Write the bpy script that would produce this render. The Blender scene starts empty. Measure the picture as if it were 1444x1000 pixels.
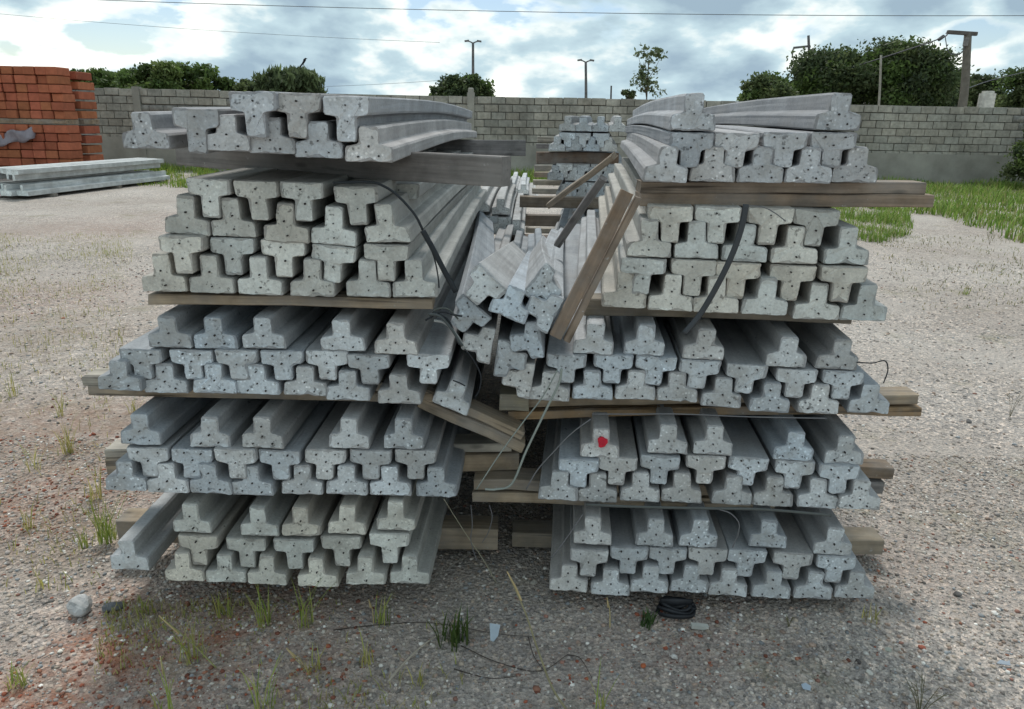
import bpy, bmesh, math, random
import numpy as np
from mathutils import Vector, Matrix

random.seed(7)
RNG = np.random.default_rng(11)
R = math.radians
SC = bpy.context.scene
COL = SC.collection

# ------------------------------------------------------------------ camera
F_PX, W_PX, H_PX = 1050.0, 1444.0, 1000.0
PITCH, ROLL, CAM_H = R(17.45), R(1.2), 1.56
_F = Vector((0, math.cos(PITCH), -math.sin(PITCH)))
_R0 = Vector((1, 0, 0))
_D0 = Vector((0, -math.sin(PITCH), -math.cos(PITCH)))
CX = math.cos(ROLL) * _R0 - math.sin(ROLL) * _D0
CD = math.sin(ROLL) * _R0 + math.cos(ROLL) * _D0
cam_d = bpy.data.cameras.new('camera')
cam_d.sensor_fit = 'HORIZONTAL'; cam_d.sensor_width = 36.0
cam_d.lens = F_PX / W_PX * 36.0
cam_d.clip_start = 0.05; cam_d.clip_end = 3000
cam = bpy.data.objects.new('camera', cam_d); COL.objects.link(cam)
m3 = Matrix((CX, -CD, -_F)).transposed()
cam.matrix_world = Matrix.Translation((0, 0, CAM_H)) @ m3.to_4x4()
SC.camera = cam

# ------------------------------------------------------------------ light
SUN_EL, SUN_AZ = R(54), R(-10)          # azimuth from +Y (the view direction), minus = towards the left
world = bpy.data.worlds.new('World'); SC.world = world; world.use_nodes = True
world.cycles.sampling_method = 'MANUAL'; world.cycles.sample_map_resolution = 512
nt = world.node_tree; nt.nodes.clear()
def N(t, **kw):
    n = nt.nodes.new(t)
    for k, v in kw.items(): setattr(n, k, v)
    return n
wo = N('ShaderNodeOutputWorld')
sky = N('ShaderNodeTexSky', sky_type='NISHITA'); sky.sun_disc = False
sky.sun_elevation = SUN_EL; sky.sun_rotation = SUN_AZ; sky.dust_density = 0.4; sky.air_density = 1.0; sky.ozone_density = 1.6
bg_sky = N('ShaderNodeBackground'); bg_sky.inputs[1].default_value = 0.05
nt.links.new(sky.outputs[0], bg_sky.inputs[0])
tc = N('ShaderNodeTexCoord')
mp = N('ShaderNodeMapping'); mp.inputs['Scale'].default_value = (1, 1, 2.1); mp.inputs['Location'].default_value = (3.1, 0.6, 0.35)
nt.links.new(tc.outputs['Generated'], mp.inputs[0])
def wmath(op, a, b):
    m_ = N('ShaderNodeMath', operation=op)
    for k_, v_ in enumerate((a, b)):
        if isinstance(v_, (int, float)): m_.inputs[k_].default_value = v_
        else: nt.links.new(v_, m_.inputs[k_])
    return m_.outputs[0]
def wnoise(scale, detail, rough, dist=0.0):
    n_ = N('ShaderNodeTexNoise'); n_.inputs['Scale'].default_value = scale; n_.inputs['Detail'].default_value = detail
    n_.inputs['Roughness'].default_value = rough; n_.inputs['Distortion'].default_value = dist
    nt.links.new(mp.outputs[0], n_.inputs[0]); return n_.outputs[0]
dens = wnoise(3.4, 7, 0.54, 0.1)
for sc_, am_ in ((10.0, 0.09), (24.0, 0.045)):       # billows
    vn = N('ShaderNodeTexVoronoi'); vn.feature = 'F1'; vn.inputs['Scale'].default_value = sc_
    nt.links.new(mp.outputs[0], vn.inputs[0])
    dens = wmath('ADD', dens, wmath('MULTIPLY', wmath('SUBTRACT', 0.42, vn.outputs[0]), am_))
sepw = N('ShaderNodeSeparateXYZ'); nt.links.new(tc.outputs['Generated'], sepw.inputs[0])
hz = wmath('MAXIMUM', wmath('SUBTRACT', 0.10, wmath('ABSOLUTE', sepw.outputs[2], 0.0)), 0.0)     # far cloud banks overlap towards the horizon
cover = wmath('ADD', dens, wmath('MULTIPLY', hz, 1.1))
r1 = N('ShaderNodeValToRGB'); r1.color_ramp.elements[0].position = 0.405; r1.color_ramp.elements[1].position = 0.445
nt.links.new(cover, r1.inputs[0])
shade = wmath('ADD', dens, wmath('MULTIPLY', wmath('SUBTRACT', wnoise(7.0, 5, 0.5), 0.5), 0.45))
r2 = N('ShaderNodeValToRGB')
e = r2.color_ramp.elements
e[0].position = 0.405; e[0].color = (0.80, 0.82, 0.76, 1)
e[1].position = 0.60; e[1].color = (0.21, 0.285, 0.345, 1)
for p_, c_ in ((0.445, (0.60, 0.64, 0.62)), (0.50, (0.34, 0.44, 0.48))):
    k = e.new(p_); k.color = (*c_, 1)
nt.links.new(shade, r2.inputs[0])
bg_c = N('ShaderNodeBackground'); bg_c.inputs[1].default_value = 0.80
nt.links.new(r2.outputs[0], bg_c.inputs[0])
mx = N('ShaderNodeMixShader')
nt.links.new(r1.outputs[0], mx.inputs[0]); nt.links.new(bg_sky.outputs[0], mx.inputs[1]); nt.links.new(bg_c.outputs[0], mx.inputs[2])
nt.links.new(mx.outputs[0], wo.inputs[0])

sun_d = bpy.data.lights.new('sun', 'SUN'); sun_d.energy = 1.25; sun_d.angle = R(14); sun_d.color = (1.0, 0.97, 0.92)
sun = bpy.data.objects.new('sun', sun_d); COL.objects.link(sun)
sv = Vector((math.sin(SUN_AZ) * math.cos(SUN_EL), math.cos(SUN_AZ) * math.cos(SUN_EL), math.sin(SUN_EL)))
sun.rotation_euler = (-sv).to_track_quat('-Z', 'Y').to_euler()

SC.view_settings.view_transform = 'Standard'; SC.view_settings.look = 'None'
SC.view_settings.gamma = 1.0; SC.view_settings.use_curve_mapping = False
SC.view_settings.exposure = 1.12
SC.cycles.max_bounces = 6; SC.cycles.diffuse_bounces = 4; SC.cycles.glossy_bounces = 2
SC.cycles.transmission_bounces = 2; SC.cycles.use_denoising = True

# ------------------------------------------------------------------ measuring helpers
def ray(px, py):
    u, v = px - W_PX / 2, py - H_PX / 2
    return (F_PX * _F + u * CX + v * CD)
def at(px, py, Y):                      # point of the vertical plane y = Y seen at that photo position
    d = ray(px, py); t = Y / d.y
    return Vector((d.x * t, Y, CAM_H + d.z * t))
def gp(px, py, z=0.0):                  # ground point
    d = ray(px, py); t = (z - CAM_H) / d.z
    return Vector((d.x * t, d.y * t, z))
def horizon(px):
    return H_PX / 2 + (px - W_PX / 2) * math.tan(ROLL) - F_PX * math.tan(PITCH) / math.cos(ROLL)
def vdir(px, py=None):                  # direction of lines that vanish at that photo position
    return ray(px, horizon(px) if py is None else py).normalized()
def depth(px, py, Y):
    return (at(px, py, Y) - Vector((0, 0, CAM_H))).dot(_F)

# ------------------------------------------------------------------ object helpers
def tag(o, label=None, cat=None, group=None, kind=None):
    if label: o['label'] = label
    if cat: o['category'] = cat
    if group: o['group'] = group
    if kind: o['kind'] = kind
    return o
def mesh_obj(name, verts, faces, mats, parent=None, smooth=False, mi=None):
    me = bpy.data.meshes.new(name)
    me.from_pydata([tuple(v) for v in verts], [], [tuple(f) for f in faces])
    for m in (mats if isinstance(mats, (list, tuple)) else [mats]): me.materials.append(m)
    if mi is not None: me.polygons.foreach_set('material_index', list(mi))
    if smooth: me.polygons.foreach_set('use_smooth', [True] * len(me.polygons))
    me.update()
    o = bpy.data.objects.new(name, me); COL.objects.link(o)
    if parent: o.parent = parent
    return o
def np_mesh(name, verts, polys, mat, parent=None, colors=None, smooth=False):
    """verts (n,3) array, polys (m,k) array of equal-sided faces, colors per vertex"""
    me = bpy.data.meshes.new(name)
    n, (m, k) = len(verts), polys.shape
    me.vertices.add(n); me.vertices.foreach_set('co', np.asarray(verts, np.float32).ravel())
    me.loops.add(m * k); me.loops.foreach_set('vertex_index', polys.astype(np.int32).ravel())
    me.polygons.add(m)
    me.polygons.foreach_set('loop_start', np.arange(0, m * k, k, dtype=np.int32))
    try: me.polygons.foreach_set('loop_total', np.full(m, k, dtype=np.int32))
    except Exception: pass
    if smooth: me.polygons.foreach_set('use_smooth', np.ones(m, bool))
    if colors is not None:
        a = me.attributes.new('tint', 'FLOAT_COLOR', 'POINT')
        c = np.ones((n, 4), np.float32); c[:, :3] = colors
        a.data.foreach_set('color', c.ravel())
    me.materials.append(mat); me.update(calc_edges=True)
    o = bpy.data.objects.new(name, me); COL.objects.link(o)
    if parent: o.parent = parent
    return o
def empty(name, loc):
    o = bpy.data.objects.new(name, None); COL.objects.link(o); o.location = loc; o.empty_display_size = 0.1
    return o
def frame(o, origin, xa, ya, za):
    o.matrix_world = Matrix.Translation(origin) @ Matrix((xa, ya, za)).transposed().to_4x4()

# ------------------------------------------------------------------ materials
def new_mat(name, rough=0.9, spec=0.25):
    m = bpy.data.materials.new(name); m.use_nodes = True
    t = m.node_tree; b = t.nodes['Principled BSDF']
    b.inputs['Roughness'].default_value = rough
    b.inputs['Specular IOR Level'].default_value = spec
    return m, t, b
class NB:
    def __init__(s, t): s.t = t
    def n(s, ty, **kw):
        x = s.t.nodes.new(ty)
        for k, v in kw.items():
            if k in x.inputs.keys(): x.inputs[k].default_value = v
            else: setattr(x, k, v)
        return x
    def l(s, a, b): s.t.links.new(a, b)
    def noise(s, vec, scale, detail=5, rough=0.55, dist=0.0):
        x = s.n('ShaderNodeTexNoise'); x.inputs['Scale'].default_value = scale; x.inputs['Detail'].default_value = detail
        x.inputs['Roughness'].default_value = rough; x.inputs['Distortion'].default_value = dist
        s.l(vec, x.inputs['Vector']); return x.outputs['Fac']
    def voro(s, vec, scale, feat='F1'):
        x = s.n('ShaderNodeTexVoronoi'); x.feature = feat; x.inputs['Scale'].default_value = scale
        s.l(vec, x.inputs['Vector']); return x
    def ramp(s, fac, stops):
        x = s.n('ShaderNodeValToRGB'); e = x.color_ramp.elements
        while len(e) < len(stops): e.new(0.5)
        for el, (p, c) in zip(e, stops):
            el.position = p; el.color = (c, c, c, 1) if isinstance(c, (int, float)) else (*c, 1)
        s.l(fac, x.inputs[0]); return x.outputs[0]
    def mix(s, fac, a, b, mode='MIX'):
        x = s.n('ShaderNodeMix'); x.data_type = 'RGBA'; x.blend_type = mode
        for val, sock in ((fac, x.inputs[0]), (a, x.inputs[6]), (b, x.inputs[7])):
            if isinstance(val, (int, float)): sock.default_value = val
            elif isinstance(val, tuple): sock.default_value = (*val, 1)
            else: s.l(val, sock)
        return x.outputs[2]
    def bump(s, h, strength, dist, prev=None):
        x = s.n('ShaderNodeBump'); x.inputs['Strength'].default_value = strength; x.inputs['Distance'].default_value = dist
        s.l(h, x.inputs['Height'])
        if prev is not None: s.l(prev, x.inputs['Normal'])
        return x.outputs[0]
    def mapping(s, vec, scale):
        x = s.n('ShaderNodeMapping'); x.inputs['Scale'].default_value = scale; s.l(vec, x.inputs[0]); return x.outputs[0]
    def objvec(s):
        t = s.n('ShaderNodeTexCoord'); i = s.n('ShaderNodeObjectInfo')
        a = s.n('ShaderNodeVectorMath', operation='SCALE'); c = s.n('ShaderNodeCombineXYZ')
        s.l(i.outputs['Random'], c.inputs[0]); s.l(i.outputs['Random'], c.inputs[1]); s.l(i.outputs['Random'], c.inputs[2])
        a.inputs['Scale'].default_value = 37.0; s.l(c.outputs[0], a.inputs[0])
        b = s.n('ShaderNodeVectorMath', operation='ADD'); s.l(t.outputs['Object'], b.inputs[0]); s.l(a.outputs[0], b.inputs[1])
        return b.outputs[0], i

def concrete(name, end):
    m, t, b = new_mat(name, 0.92, 0.2); q = NB(t)
    v, info = q.objvec()
    base = q.mix(1.0, info.outputs['Color'], (1.54, 1.58, 1.58) if end else (0.97, 0.97, 0.97), 'MULTIPLY')
    big = q.ramp(q.noise(v, 7, 4), [(0.3, 0.80), (0.7, 1.12)])
    c = q.mix(1.0, base, big, 'MULTIPLY')
    fine = q.ramp(q.noise(v, 120, 4, 0.65), [(0.3, 0.82), (0.7, 1.10)])
    c = q.mix(1.0, c, fine, 'MULTIPLY')
    if end:
        vo = q.voro(v, 95)
        bw = q.n('ShaderNodeRGBToBW'); q.l(vo.outputs['Color'], bw.inputs[0])
        stone = q.ramp(bw.outputs[0], [(0.11, 0.34), (0.33, 0.95), (0.66, 1.02), (0.80, 1.7)])
        inside = q.ramp(vo.outputs['Distance'], [(0.22, 1.0), (0.42, 0.0)])
        agg = q.mix(inside, (1, 1, 1), stone)
        a2 = q.n('ShaderNodeMath', operation='MULTIPLY'); sepc = q.n('ShaderNodeSeparateColor'); q.l(base, sepc.inputs[0])
        al = q.n('ShaderNodeObjectInfo'); a2.inputs[0].default_value = 1.0; q.l(al.outputs['Alpha'], a2.inputs[1])
        c = q.mix(a2.outputs[0], c, q.mix(1.0, c, agg, 'MULTIPLY'))
        pit = q.ramp(q.noise(v, 62, 3, 0.6), [(0.32, 0.22), (0.39, 1.0)])
        c = q.mix(0.75, c, q.mix(1.0, c, pit, 'MULTIPLY'))
        stain = q.ramp(q.noise(v, 13, 4, 0.6), [(0.45, 0.0), (0.72, 0.5)])
        c = q.mix(stain, c, (0.31, 0.29, 0.255))
        h = q.noise(v, 75, 6, 0.7)
        nb = q.bump(h, 0.6, 0.004)
        nb = q.bump(inside, 0.25, 0.002, nb)
    else:
        sv_ = q.mapping(v, (26, 1.6, 26))
        streak = q.ramp(q.noise(sv_, 1.0, 5, 0.6), [(0.28, 0.80), (0.65, 1.12)])
        c = q.mix(0.8, c, q.mix(1.0, c, streak, 'MULTIPLY'))
        blot = q.ramp(q.noise(v, 3.1, 5, 0.6), [(0.48, 0.0), (0.68, 0.45)])
        c = q.mix(blot, c, (0.27, 0.26, 0.25))
        pit = q.ramp(q.noise(v, 45, 2), [(0.24, 0.35), (0.30, 1.0)])
        c = q.mix(0.7, c, q.mix(1.0, c, pit, 'MULTIPLY'))
        nb = q.bump(q.noise(v, 60, 5, 0.65), 0.35, 0.003)
    q.l(c, b.inputs['Base Color']); q.l(nb, b.inputs['Normal'])
    return m
M_END, M_SIDE = concrete('concrete_cut_end', True), concrete('concrete_cast_side', False)

def wood():
    m, t, b = new_mat('weathered_wood', 0.85, 0.2); q = NB(t)
    v, info = q.objvec()
    g = q.mapping(v, (2.0, 60, 60))
    grain = q.ramp(q.noise(g, 1.0, 6, 0.65, 0.5), [(0.25, 0.55), (0.5, 0.95), (0.75, 1.25)])
    c = q.mix(1.0, info.outputs['Color'], grain, 'MULTIPLY')
    blot = q.ramp(q.noise(v, 9, 4, 0.6), [(0.35, 0.68), (0.65, 1.15)])
    c = q.mix(1.0, c, blot, 'MULTIPLY')
    kn = q.voro(q.mapping(v, (5, 14, 14)), 1.0)
    knot = q.ramp(kn.outputs['Distance'], [(0.06, 0.35), (0.16, 1.0)])
    c = q.mix(0.8, c, q.mix(1.0, c, knot, 'MULTIPLY'))
    split = q.ramp(q.noise(q.mapping(v, (1.1, 34, 34)), 1.0, 3, 0.5, 0.3), [(0.33, 0.25), (0.37, 1.0)])
    c = q.mix(0.85, c, q.mix(1.0, c, split, 'MULTIPLY'))
    grey = q.ramp(q.noise(v, 4.0, 5, 0.65), [(0.42, 0.0), (0.7, 0.7)])
    c = q.mix(grey, c, (0.25, 0.24, 0.225))
    spl = q.ramp(q.noise(v, 38, 4, 0.7), [(0.66, 0.0), (0.72, 0.7)])
    c = q.mix(spl, c, (0.42, 0.42, 0.40))
    q.l(c, b.inputs['Base Color'])
    q.l(q.bump(q.noise(g, 1.0, 6, 0.7), 0.7, 0.004), b.inputs['Normal'])
    return m
M_WOOD = wood()
def plain(name, col, rough=0.8, spec=0.3, metal=0.0, var=0.25, scale=20, bump=0.0):
    m, t, b = new_mat(name, rough, spec); q = NB(t)
    b.inputs['Metallic'].default_value = metal
    v, info = q.objvec()
    f = q.ramp(q.noise(v, scale, 5, 0.6), [(0.3, 1 - var), (0.7, 1 + var)])
    q.l(q.mix(1.0, col, f, 'MULTIPLY'), b.inputs['Base Color'])
    if bump: q.l(q.bump(q.noise(v, scale * 3, 5, 0.6), bump, 0.004), b.inputs['Normal'])
    return m
def tinted(name, rough=0.85, spec=0.2, transl=0.0, var=0.2, scale=30, bump=0.0, use_obj=False):
    m, t, b = new_mat(name, rough, spec); q = NB(t)
    v, info = q.objvec()
    if use_obj: col = info.outputs['Color']
    else:
        a = q.n('ShaderNodeAttribute'); a.attribute_name = 'tint'; col = a.outputs['Color']
    f = q.ramp(q.noise(v, scale, 4, 0.6), [(0.3, 1 - var), (0.7, 1 + var)])
    c = q.mix(1.0, col, f, 'MULTIPLY')
    q.l(c, b.inputs['Base Color'])
    if name == 'concrete_block':
        g_ = q.n('ShaderNodeNewGeometry'); st_ = q.ramp(q.noise(q.mapping(g_.outputs['Position'], (1.3, 1, .55)), 1.0, 6, 0.65), [(0.3, .66), (0.62, 1.12)]); c = q.mix(1.0, c, st_, 'MULTIPLY'); q.l(c, b.inputs['Base Color'])
    if bump: q.l(q.bump(q.noise(v, scale * 3, 5, 0.6), bump, 0.006), b.inputs['Normal'])
    if transl:
        tr = q.n('ShaderNodeBsdfTranslucent'); q.l(c, tr.inputs[0])
        ms = q.n('ShaderNodeMixShader'); ms.inputs[0].default_value = transl
        q.l(b.outputs[0], ms.inputs[1]); q.l(tr.outputs[0], ms.inputs[2])
        q.l(ms.outputs[0], t.nodes['Material Output'].inputs[0])
    return m
M_STEEL = plain('dark_wire_steel', (0.035, 0.03, 0.028), 0.7, 0.3)
M_LEAF = tinted('leaf', 0.6, 0.3, 0.42, 0.15, 2)
M_GRASS = tinted('grass_blade', 0.7, 0.25, 0.3, 0.15, 5)
M_BARK = plain('bark', (0.12, 0.095, 0.07), 0.95, 0.1, 0, 0.4, 14, 0.6)
M_PEB = tinted('pebble_stone', 0.9, 0.2, 0, 0.2, 60)
M_BLOCK = tinted('concrete_block', 0.95, 0.1, 0, 0.22, 9, 0.4, True)
M_MORTAR = plain('mortar', (0.19, 0.18, 0.157), 0.95, 0.1, 0, 0.25, 12, 0.4)
M_RENDER = plain('cement_render', (0.305, 0.294, 0.256), 0.95, 0.1, 0, 0.22, 1.6, 0.3)
M_CLAY = tinted('fired_clay', 0.9, 0.15, 0, 0.16, 8, 0.2, True)
M_BLACK = plain('black_rubber', (0.018, 0.02, 0.024), 0.55, 0.4)
M_WIRE = tinted('strap_wire', 0.6, 0.3, 0, 0.1, 20, 0, True)
M_STALK = tinted('dry_stalk', 0.8, 0.2, 0.1, 0.15, 20, 0, True)
M_POLE = tinted('pole_material', 0.9, 0.15, 0, 0.25, 6, 0.2, True)
M_STONE = tinted('rough_stone', 0.95, 0.15, 0, 0.3, 25, 0.6, True)
M_PAINT = plain('red_paint', (0.55, 0.012, 0.035), 0.5, 0.4, 0, 0.2, 60)
M_PLASTIC = tinted('plastic_sheet', 0.35, 0.5, 0.2, 0.15, 12, 0, True)

# ------------------------------------------------------------------ ground
RED = [(300, 905, .10, .9), (120, 905, .12, .9), (170, 850, .20, .5), (180, 925, .17, 1.0), (40, 975, .12, 1.0), (320, 870, .40, .5), (60, 980, .22, .9), (150, 690, .35, .45), (150, 990, .25, .6), (110, 600, .6, .35),
       (160, 320, 1.4, .35), (60, 420, 1.2, .25), (420, 960, .25, .3), (980, 900, .35, .25), (840, 960, .3, .15), (1270, 800, .4, .12), (40, 700, .5, .4), (300, 960, .25, .4)]
RED = [(gp(a, b_), r_, s_) for a, b_, r_, s_ in RED]
BROWN = [(gp(60, 620), .9, .8), (gp(80, 760), .6, .7), (gp(220, 880), .6, .5), (gp(60, 480), 1.4, .5)]
def blobs(x, y, L):
    s = np.zeros_like(x)
    for p, r_, st in L: s = np.maximum(s, st * np.exp(-(((x - p.x) / r_) ** 2 + ((y - p.y) / (r_ * 0.75)) ** 2)))
    return s
def wob(x, y):
    return (0.5 * np.sin(2.1 * x + 1.3 * np.sin(1.7 * y)) + 0.5 * np.sin(2.7 * y + 1.1 * np.sin(2.3 * x)) + 0.35 * np.sin(6.1 * x + 2.0 * y) + 0.3 * np.sin(7.3 * y - 3.1 * x))
def gz(x, y):
    return 0.009 * wob(.7 * x, .8 * y) + 0.004 * np.sin(9 * x + 4 * np.sin(5 * y)) * np.sin(8 * y)
def axis(lo, hi, step, far):
    a = list(np.arange(lo, hi + 1e-6, step)); s = step; p = hi; up = []
    while p < far: s *= 1.35; p += s; up.append(p)
    s = step; p = lo; dn = []
    while p > -far: s *= 1.35; p -= s; dn.append(p)
    return np.array(dn[::-1] + a + up)
gx, gy = axis(-4.5, 4.5, 0.05, 900), axis(0.8, 6.5, 0.05, 900)
X, Y = np.meshgrid(gx, gy); nx, ny = len(gx), len(gy)
near = np.clip(1 - (np.hypot(X, Y) - 12) / 20, 0, 1)
V = np.stack([X, Y, gz(X, Y) * near], -1).reshape(-1, 3)
ii = (np.arange(ny - 1)[:, None] * nx + np.arange(nx - 1)[None, :]).ravel()
FQ = np.stack([ii, ii + 1, ii + nx + 1, ii + nx], -1)
gcol = np.zeros((len(V), 3)); gcol[:, 0] = blobs(V[:, 0], V[:, 1], RED); gcol[:, 1] = blobs(V[:, 0], V[:, 1], BROWN)
def ground_mat():
    m, t, b = new_mat('gravel_ground', 0.95, 0.15); q = NB(t)
    tcn = q.n('ShaderNodeTexCoord'); v = tcn.outputs['Object']
    a = q.n('ShaderNodeAttribute'); a.attribute_name = 'tint'
    sp = q.n('ShaderNodeSeparateColor'); q.l(a.outputs['Color'], sp.inputs[0])
    n_big = q.noise(v, 0.55, 5, 0.6)
    c = q.ramp(n_big, [(0.30, (0.37, 0.325, 0.285)), (0.5, (0.435, 0.392, 0.350)), (0.70, (0.50, 0.46, 0.415))])
    vo = q.voro(v, 62); vo2 = q.voro(v, 150); vo3 = q.voro(v, 21)
    fine_dirt = c
    for w_, s_ in ((vo, 0.7), (vo2, 0.6), (vo3, 0.25)):
        bw = q.n('ShaderNodeRGBToBW'); q.l(w_.outputs['Color'], bw.inputs[0])
        st = q.ramp(bw.outputs[0], [(0.15, 0.50), (0.45, 0.92), (0.7, 1.10), (0.92, 1.75)])
        c = q.mix(s_, c, q.mix(1.0, c, st, 'MULTIPLY'))
    hs = q.ramp(vo.outputs['Color'], [(0.0, (0.9, 0.95, 1.05)), (0.5, (1, 1, 1)), (1.0, (1.12, 0.98, 0.88))])
    c = q.mix(0.6, c, q.mix(1.0, c, hs, 'MULTIPLY'))
    dust = q.ramp(q.noise(v, 0.9, 6, 0.68, 0.6), [(0.42, 0.0), (0.66, 0.75)])
    c = q.mix(dust, c, fine_dirt)
    # crushed brick patches
    rm = q.n('ShaderNodeMath', operation='MULTIPLY'); q.l(sp.outputs[0], rm.inputs[0])
    q.l(q.ramp(q.noise(v, 14, 5, 0.65), [(0.36, 0.15), (0.62, 1.3)]), rm.inputs[1])
    redc = q.ramp(q.noise(v, 45, 4, 0.7), [(0.3, (0.19, 0.085, 0.055)), (0.5, (0.33, 0.15, 0.10)), (0.7, (0.36, 0.25, 0.19))])
    c = q.mix(rm.outputs[0], c, redc)
    bm = q.n('ShaderNodeMath', operation='MULTIPLY'); q.l(sp.outputs[1], bm.inputs[0])
    q.l(q.ramp(q.noise(v, 6, 5, 0.65), [(0.35, 0.0), (0.65, 0.9)]), bm.inputs[1])
    c = q.mix(bm.outputs[0], c, (0.23, 0.155, 0.10))
    # sparse green film of moss and sprouts
    gm = q.ramp(q.noise(v, 1.7, 6, 0.7), [(0.56, 0.0), (0.72, 0.45)])
    c = q.mix(gm, c, (0.16, 0.165, 0.07))
    q.l(c, b.inputs['Base Color'])
    nb = q.bump(vo.outputs['Distance'], 0.9, 0.010)
    nb = q.bump(vo2.outputs['Distance'], 0.6, 0.005, nb)
    nb = q.bump(q.noise(v, 30, 5, 0.65), 0.5, 0.012, nb)
    q.l(nb, b.inputs['Normal'])
    return m
ground = np_mesh('ground', V, FQ, ground_mat(), colors=gcol, smooth=True)
tag(ground, 'pale gravel yard with reddish crushed brick patches', kind='structure')

# pebbles lying on it
ICO_V = []
ph = (1 + 5 ** .5) / 2
ICO_V = np.array([(-1, ph, 0), (1, ph, 0), (-1, -ph, 0), (1, -ph, 0), (0, -1, ph), (0, 1, ph), (0, -1, -ph), (0, 1, -ph), (ph, 0, -1), (ph, 0, 1), (-ph, 0, -1), (-ph, 0, 1)]) / 1.9
ICO_F = np.array([(0, 11, 5), (0, 5, 1), (0, 1, 7), (0, 7, 10), (0, 10, 11), (1, 5, 9), (5, 11, 4), (11, 10, 2), (10, 7, 6), (7, 1, 8), (3, 9, 4), (3, 4, 2), (3, 2, 6), (3, 6, 8), (3, 8, 9), (4, 9, 5), (2, 4, 11), (6, 2, 10), (8, 6, 7), (9, 8, 1)])
def pebbles(n, y0, y1, s0, s1):
    y = np.sqrt(RNG.uniform(y0 ** 2, y1 ** 2, n)); x = RNG.uniform(-0.80, 0.80, n) * (y + 0.6)
    s = s0 + (s1 - s0) * RNG.random(n) ** 2.6
    jit = RNG.uniform(0.72, 1.28, (n, 12, 3))
    sc = np.stack([s * RNG.uniform(.7, 1.3, n), s * RNG.uniform(.7, 1.3, n), s * RNG.uniform(.4, .8, n)], -1)
    P = ICO_V[None] * jit * sc[:, None, :]
    a = RNG.uniform(0, 6.283, n); ca, sa = np.cos(a)[:, None], np.sin(a)[:, None]
    P = np.stack([P[..., 0] * ca - P[..., 1] * sa, P[..., 0] * sa + P[..., 1] * ca, P[..., 2]], -1)
    P += np.stack([x, y, gz(x, y) + sc[:, 2] * 0.30], -1)[:, None, :]
    pal = np.array([(.31, .28, .25), (.26, .23, .21), (.36, .33, .29), (.17, .155, .14), (.30, .25, .20), (.27, .20, .16), (.55, .53, .49), (.22, .23, .235), (.24, .13, .10)])
    pr = np.array([.22, .18, .16, .12, .12, .08, .05, .06, .01])
    c = pal[RNG.choice(len(pal), n, p=pr / pr.sum())] * RNG.uniform(.95, 1.65, (n, 1))
    isred = RNG.random(n) < blobs(x, y, RED) * 0.75 * np.clip(0.8 + 0.6 * wob(3 * x, 3 * y), 0, 1.4)
    redp = np.array([(.30, .10, .06), (.26, .13, .09), (.36, .17, .11), (.20, .08, .055)])
    c[isred] = redp[RNG.integers(0, 4, isred.sum())] * RNG.uniform(.8, 1.2, (isred.sum(), 1))
    F = (ICO_F[None] + (np.arange(n) * 12)[:, None, None]).reshape(-1, 3)
    return P.reshape(-1, 3), F, np.repeat(c, 12, axis=0)
for nm, args, lb in (('gravel', (52000, 1.35, 3.4, .0020, .0085), 'loose small gravel stones strewn over the near yard'),
                     ('gravel', (700, 1.35, 6.0, .006, .015), 'scattered larger stones among the gravel'),
                     ('gravel', (18000, 3.2, 9.0, .004, .012), 'loose gravel stones strewn over the farther yard')):
    P_, F_, C_ = pebbles(*args)
    tag(np_mesh(nm, P_, F_, M_PEB, colors=C_), lb, 'gravel', kind='stuff')

# ------------------------------------------------------------------ concrete joists
ORD = ['first', 'second', 'third', 'fourth', 'fifth', 'sixth', 'seventh', 'eighth', 'ninth', 'tenth', 'eleventh', 'twelfth']
WIRE_ME = {}
def profile(w, h, kind):
    """half outline from the base centre up to the stem top, right side; kind A sloped flange, B square flange"""
    if kind == 'A': fl, sl, sw, ch = 0.0455, 0.0525, 0.0275, 0.006
    else:           fl, sl, sw, ch = 0.042, 0.046, 0.0265, 0.005
    k = h / 0.105; a = w / 2
    pts = [(a - .003, 0), (a, .004), (a - .001, fl * k - .006), (a - .005, fl * k), (sw + .004, sl * k), (sw, sl * k + .004),
           (sw - .001 if kind == 'A' else sw - .002, h - ch), (sw - ch, h)]
    return pts
def resample(poly, step):
    out = []
    n = len(poly)
    for i in range(n):
        p, q_ = poly[i], poly[(i + 1) % n]
        d = math.hypot(q_[0] - p[0], q_[1] - p[1]); m_ = max(1, int(round(d / step)))
        for j in range(m_): out.append((p[0] + (q_[0] - p[0]) * j / m_, p[1] + (q_[1] - p[1]) * j / m_))
    return np.array(out)
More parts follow.
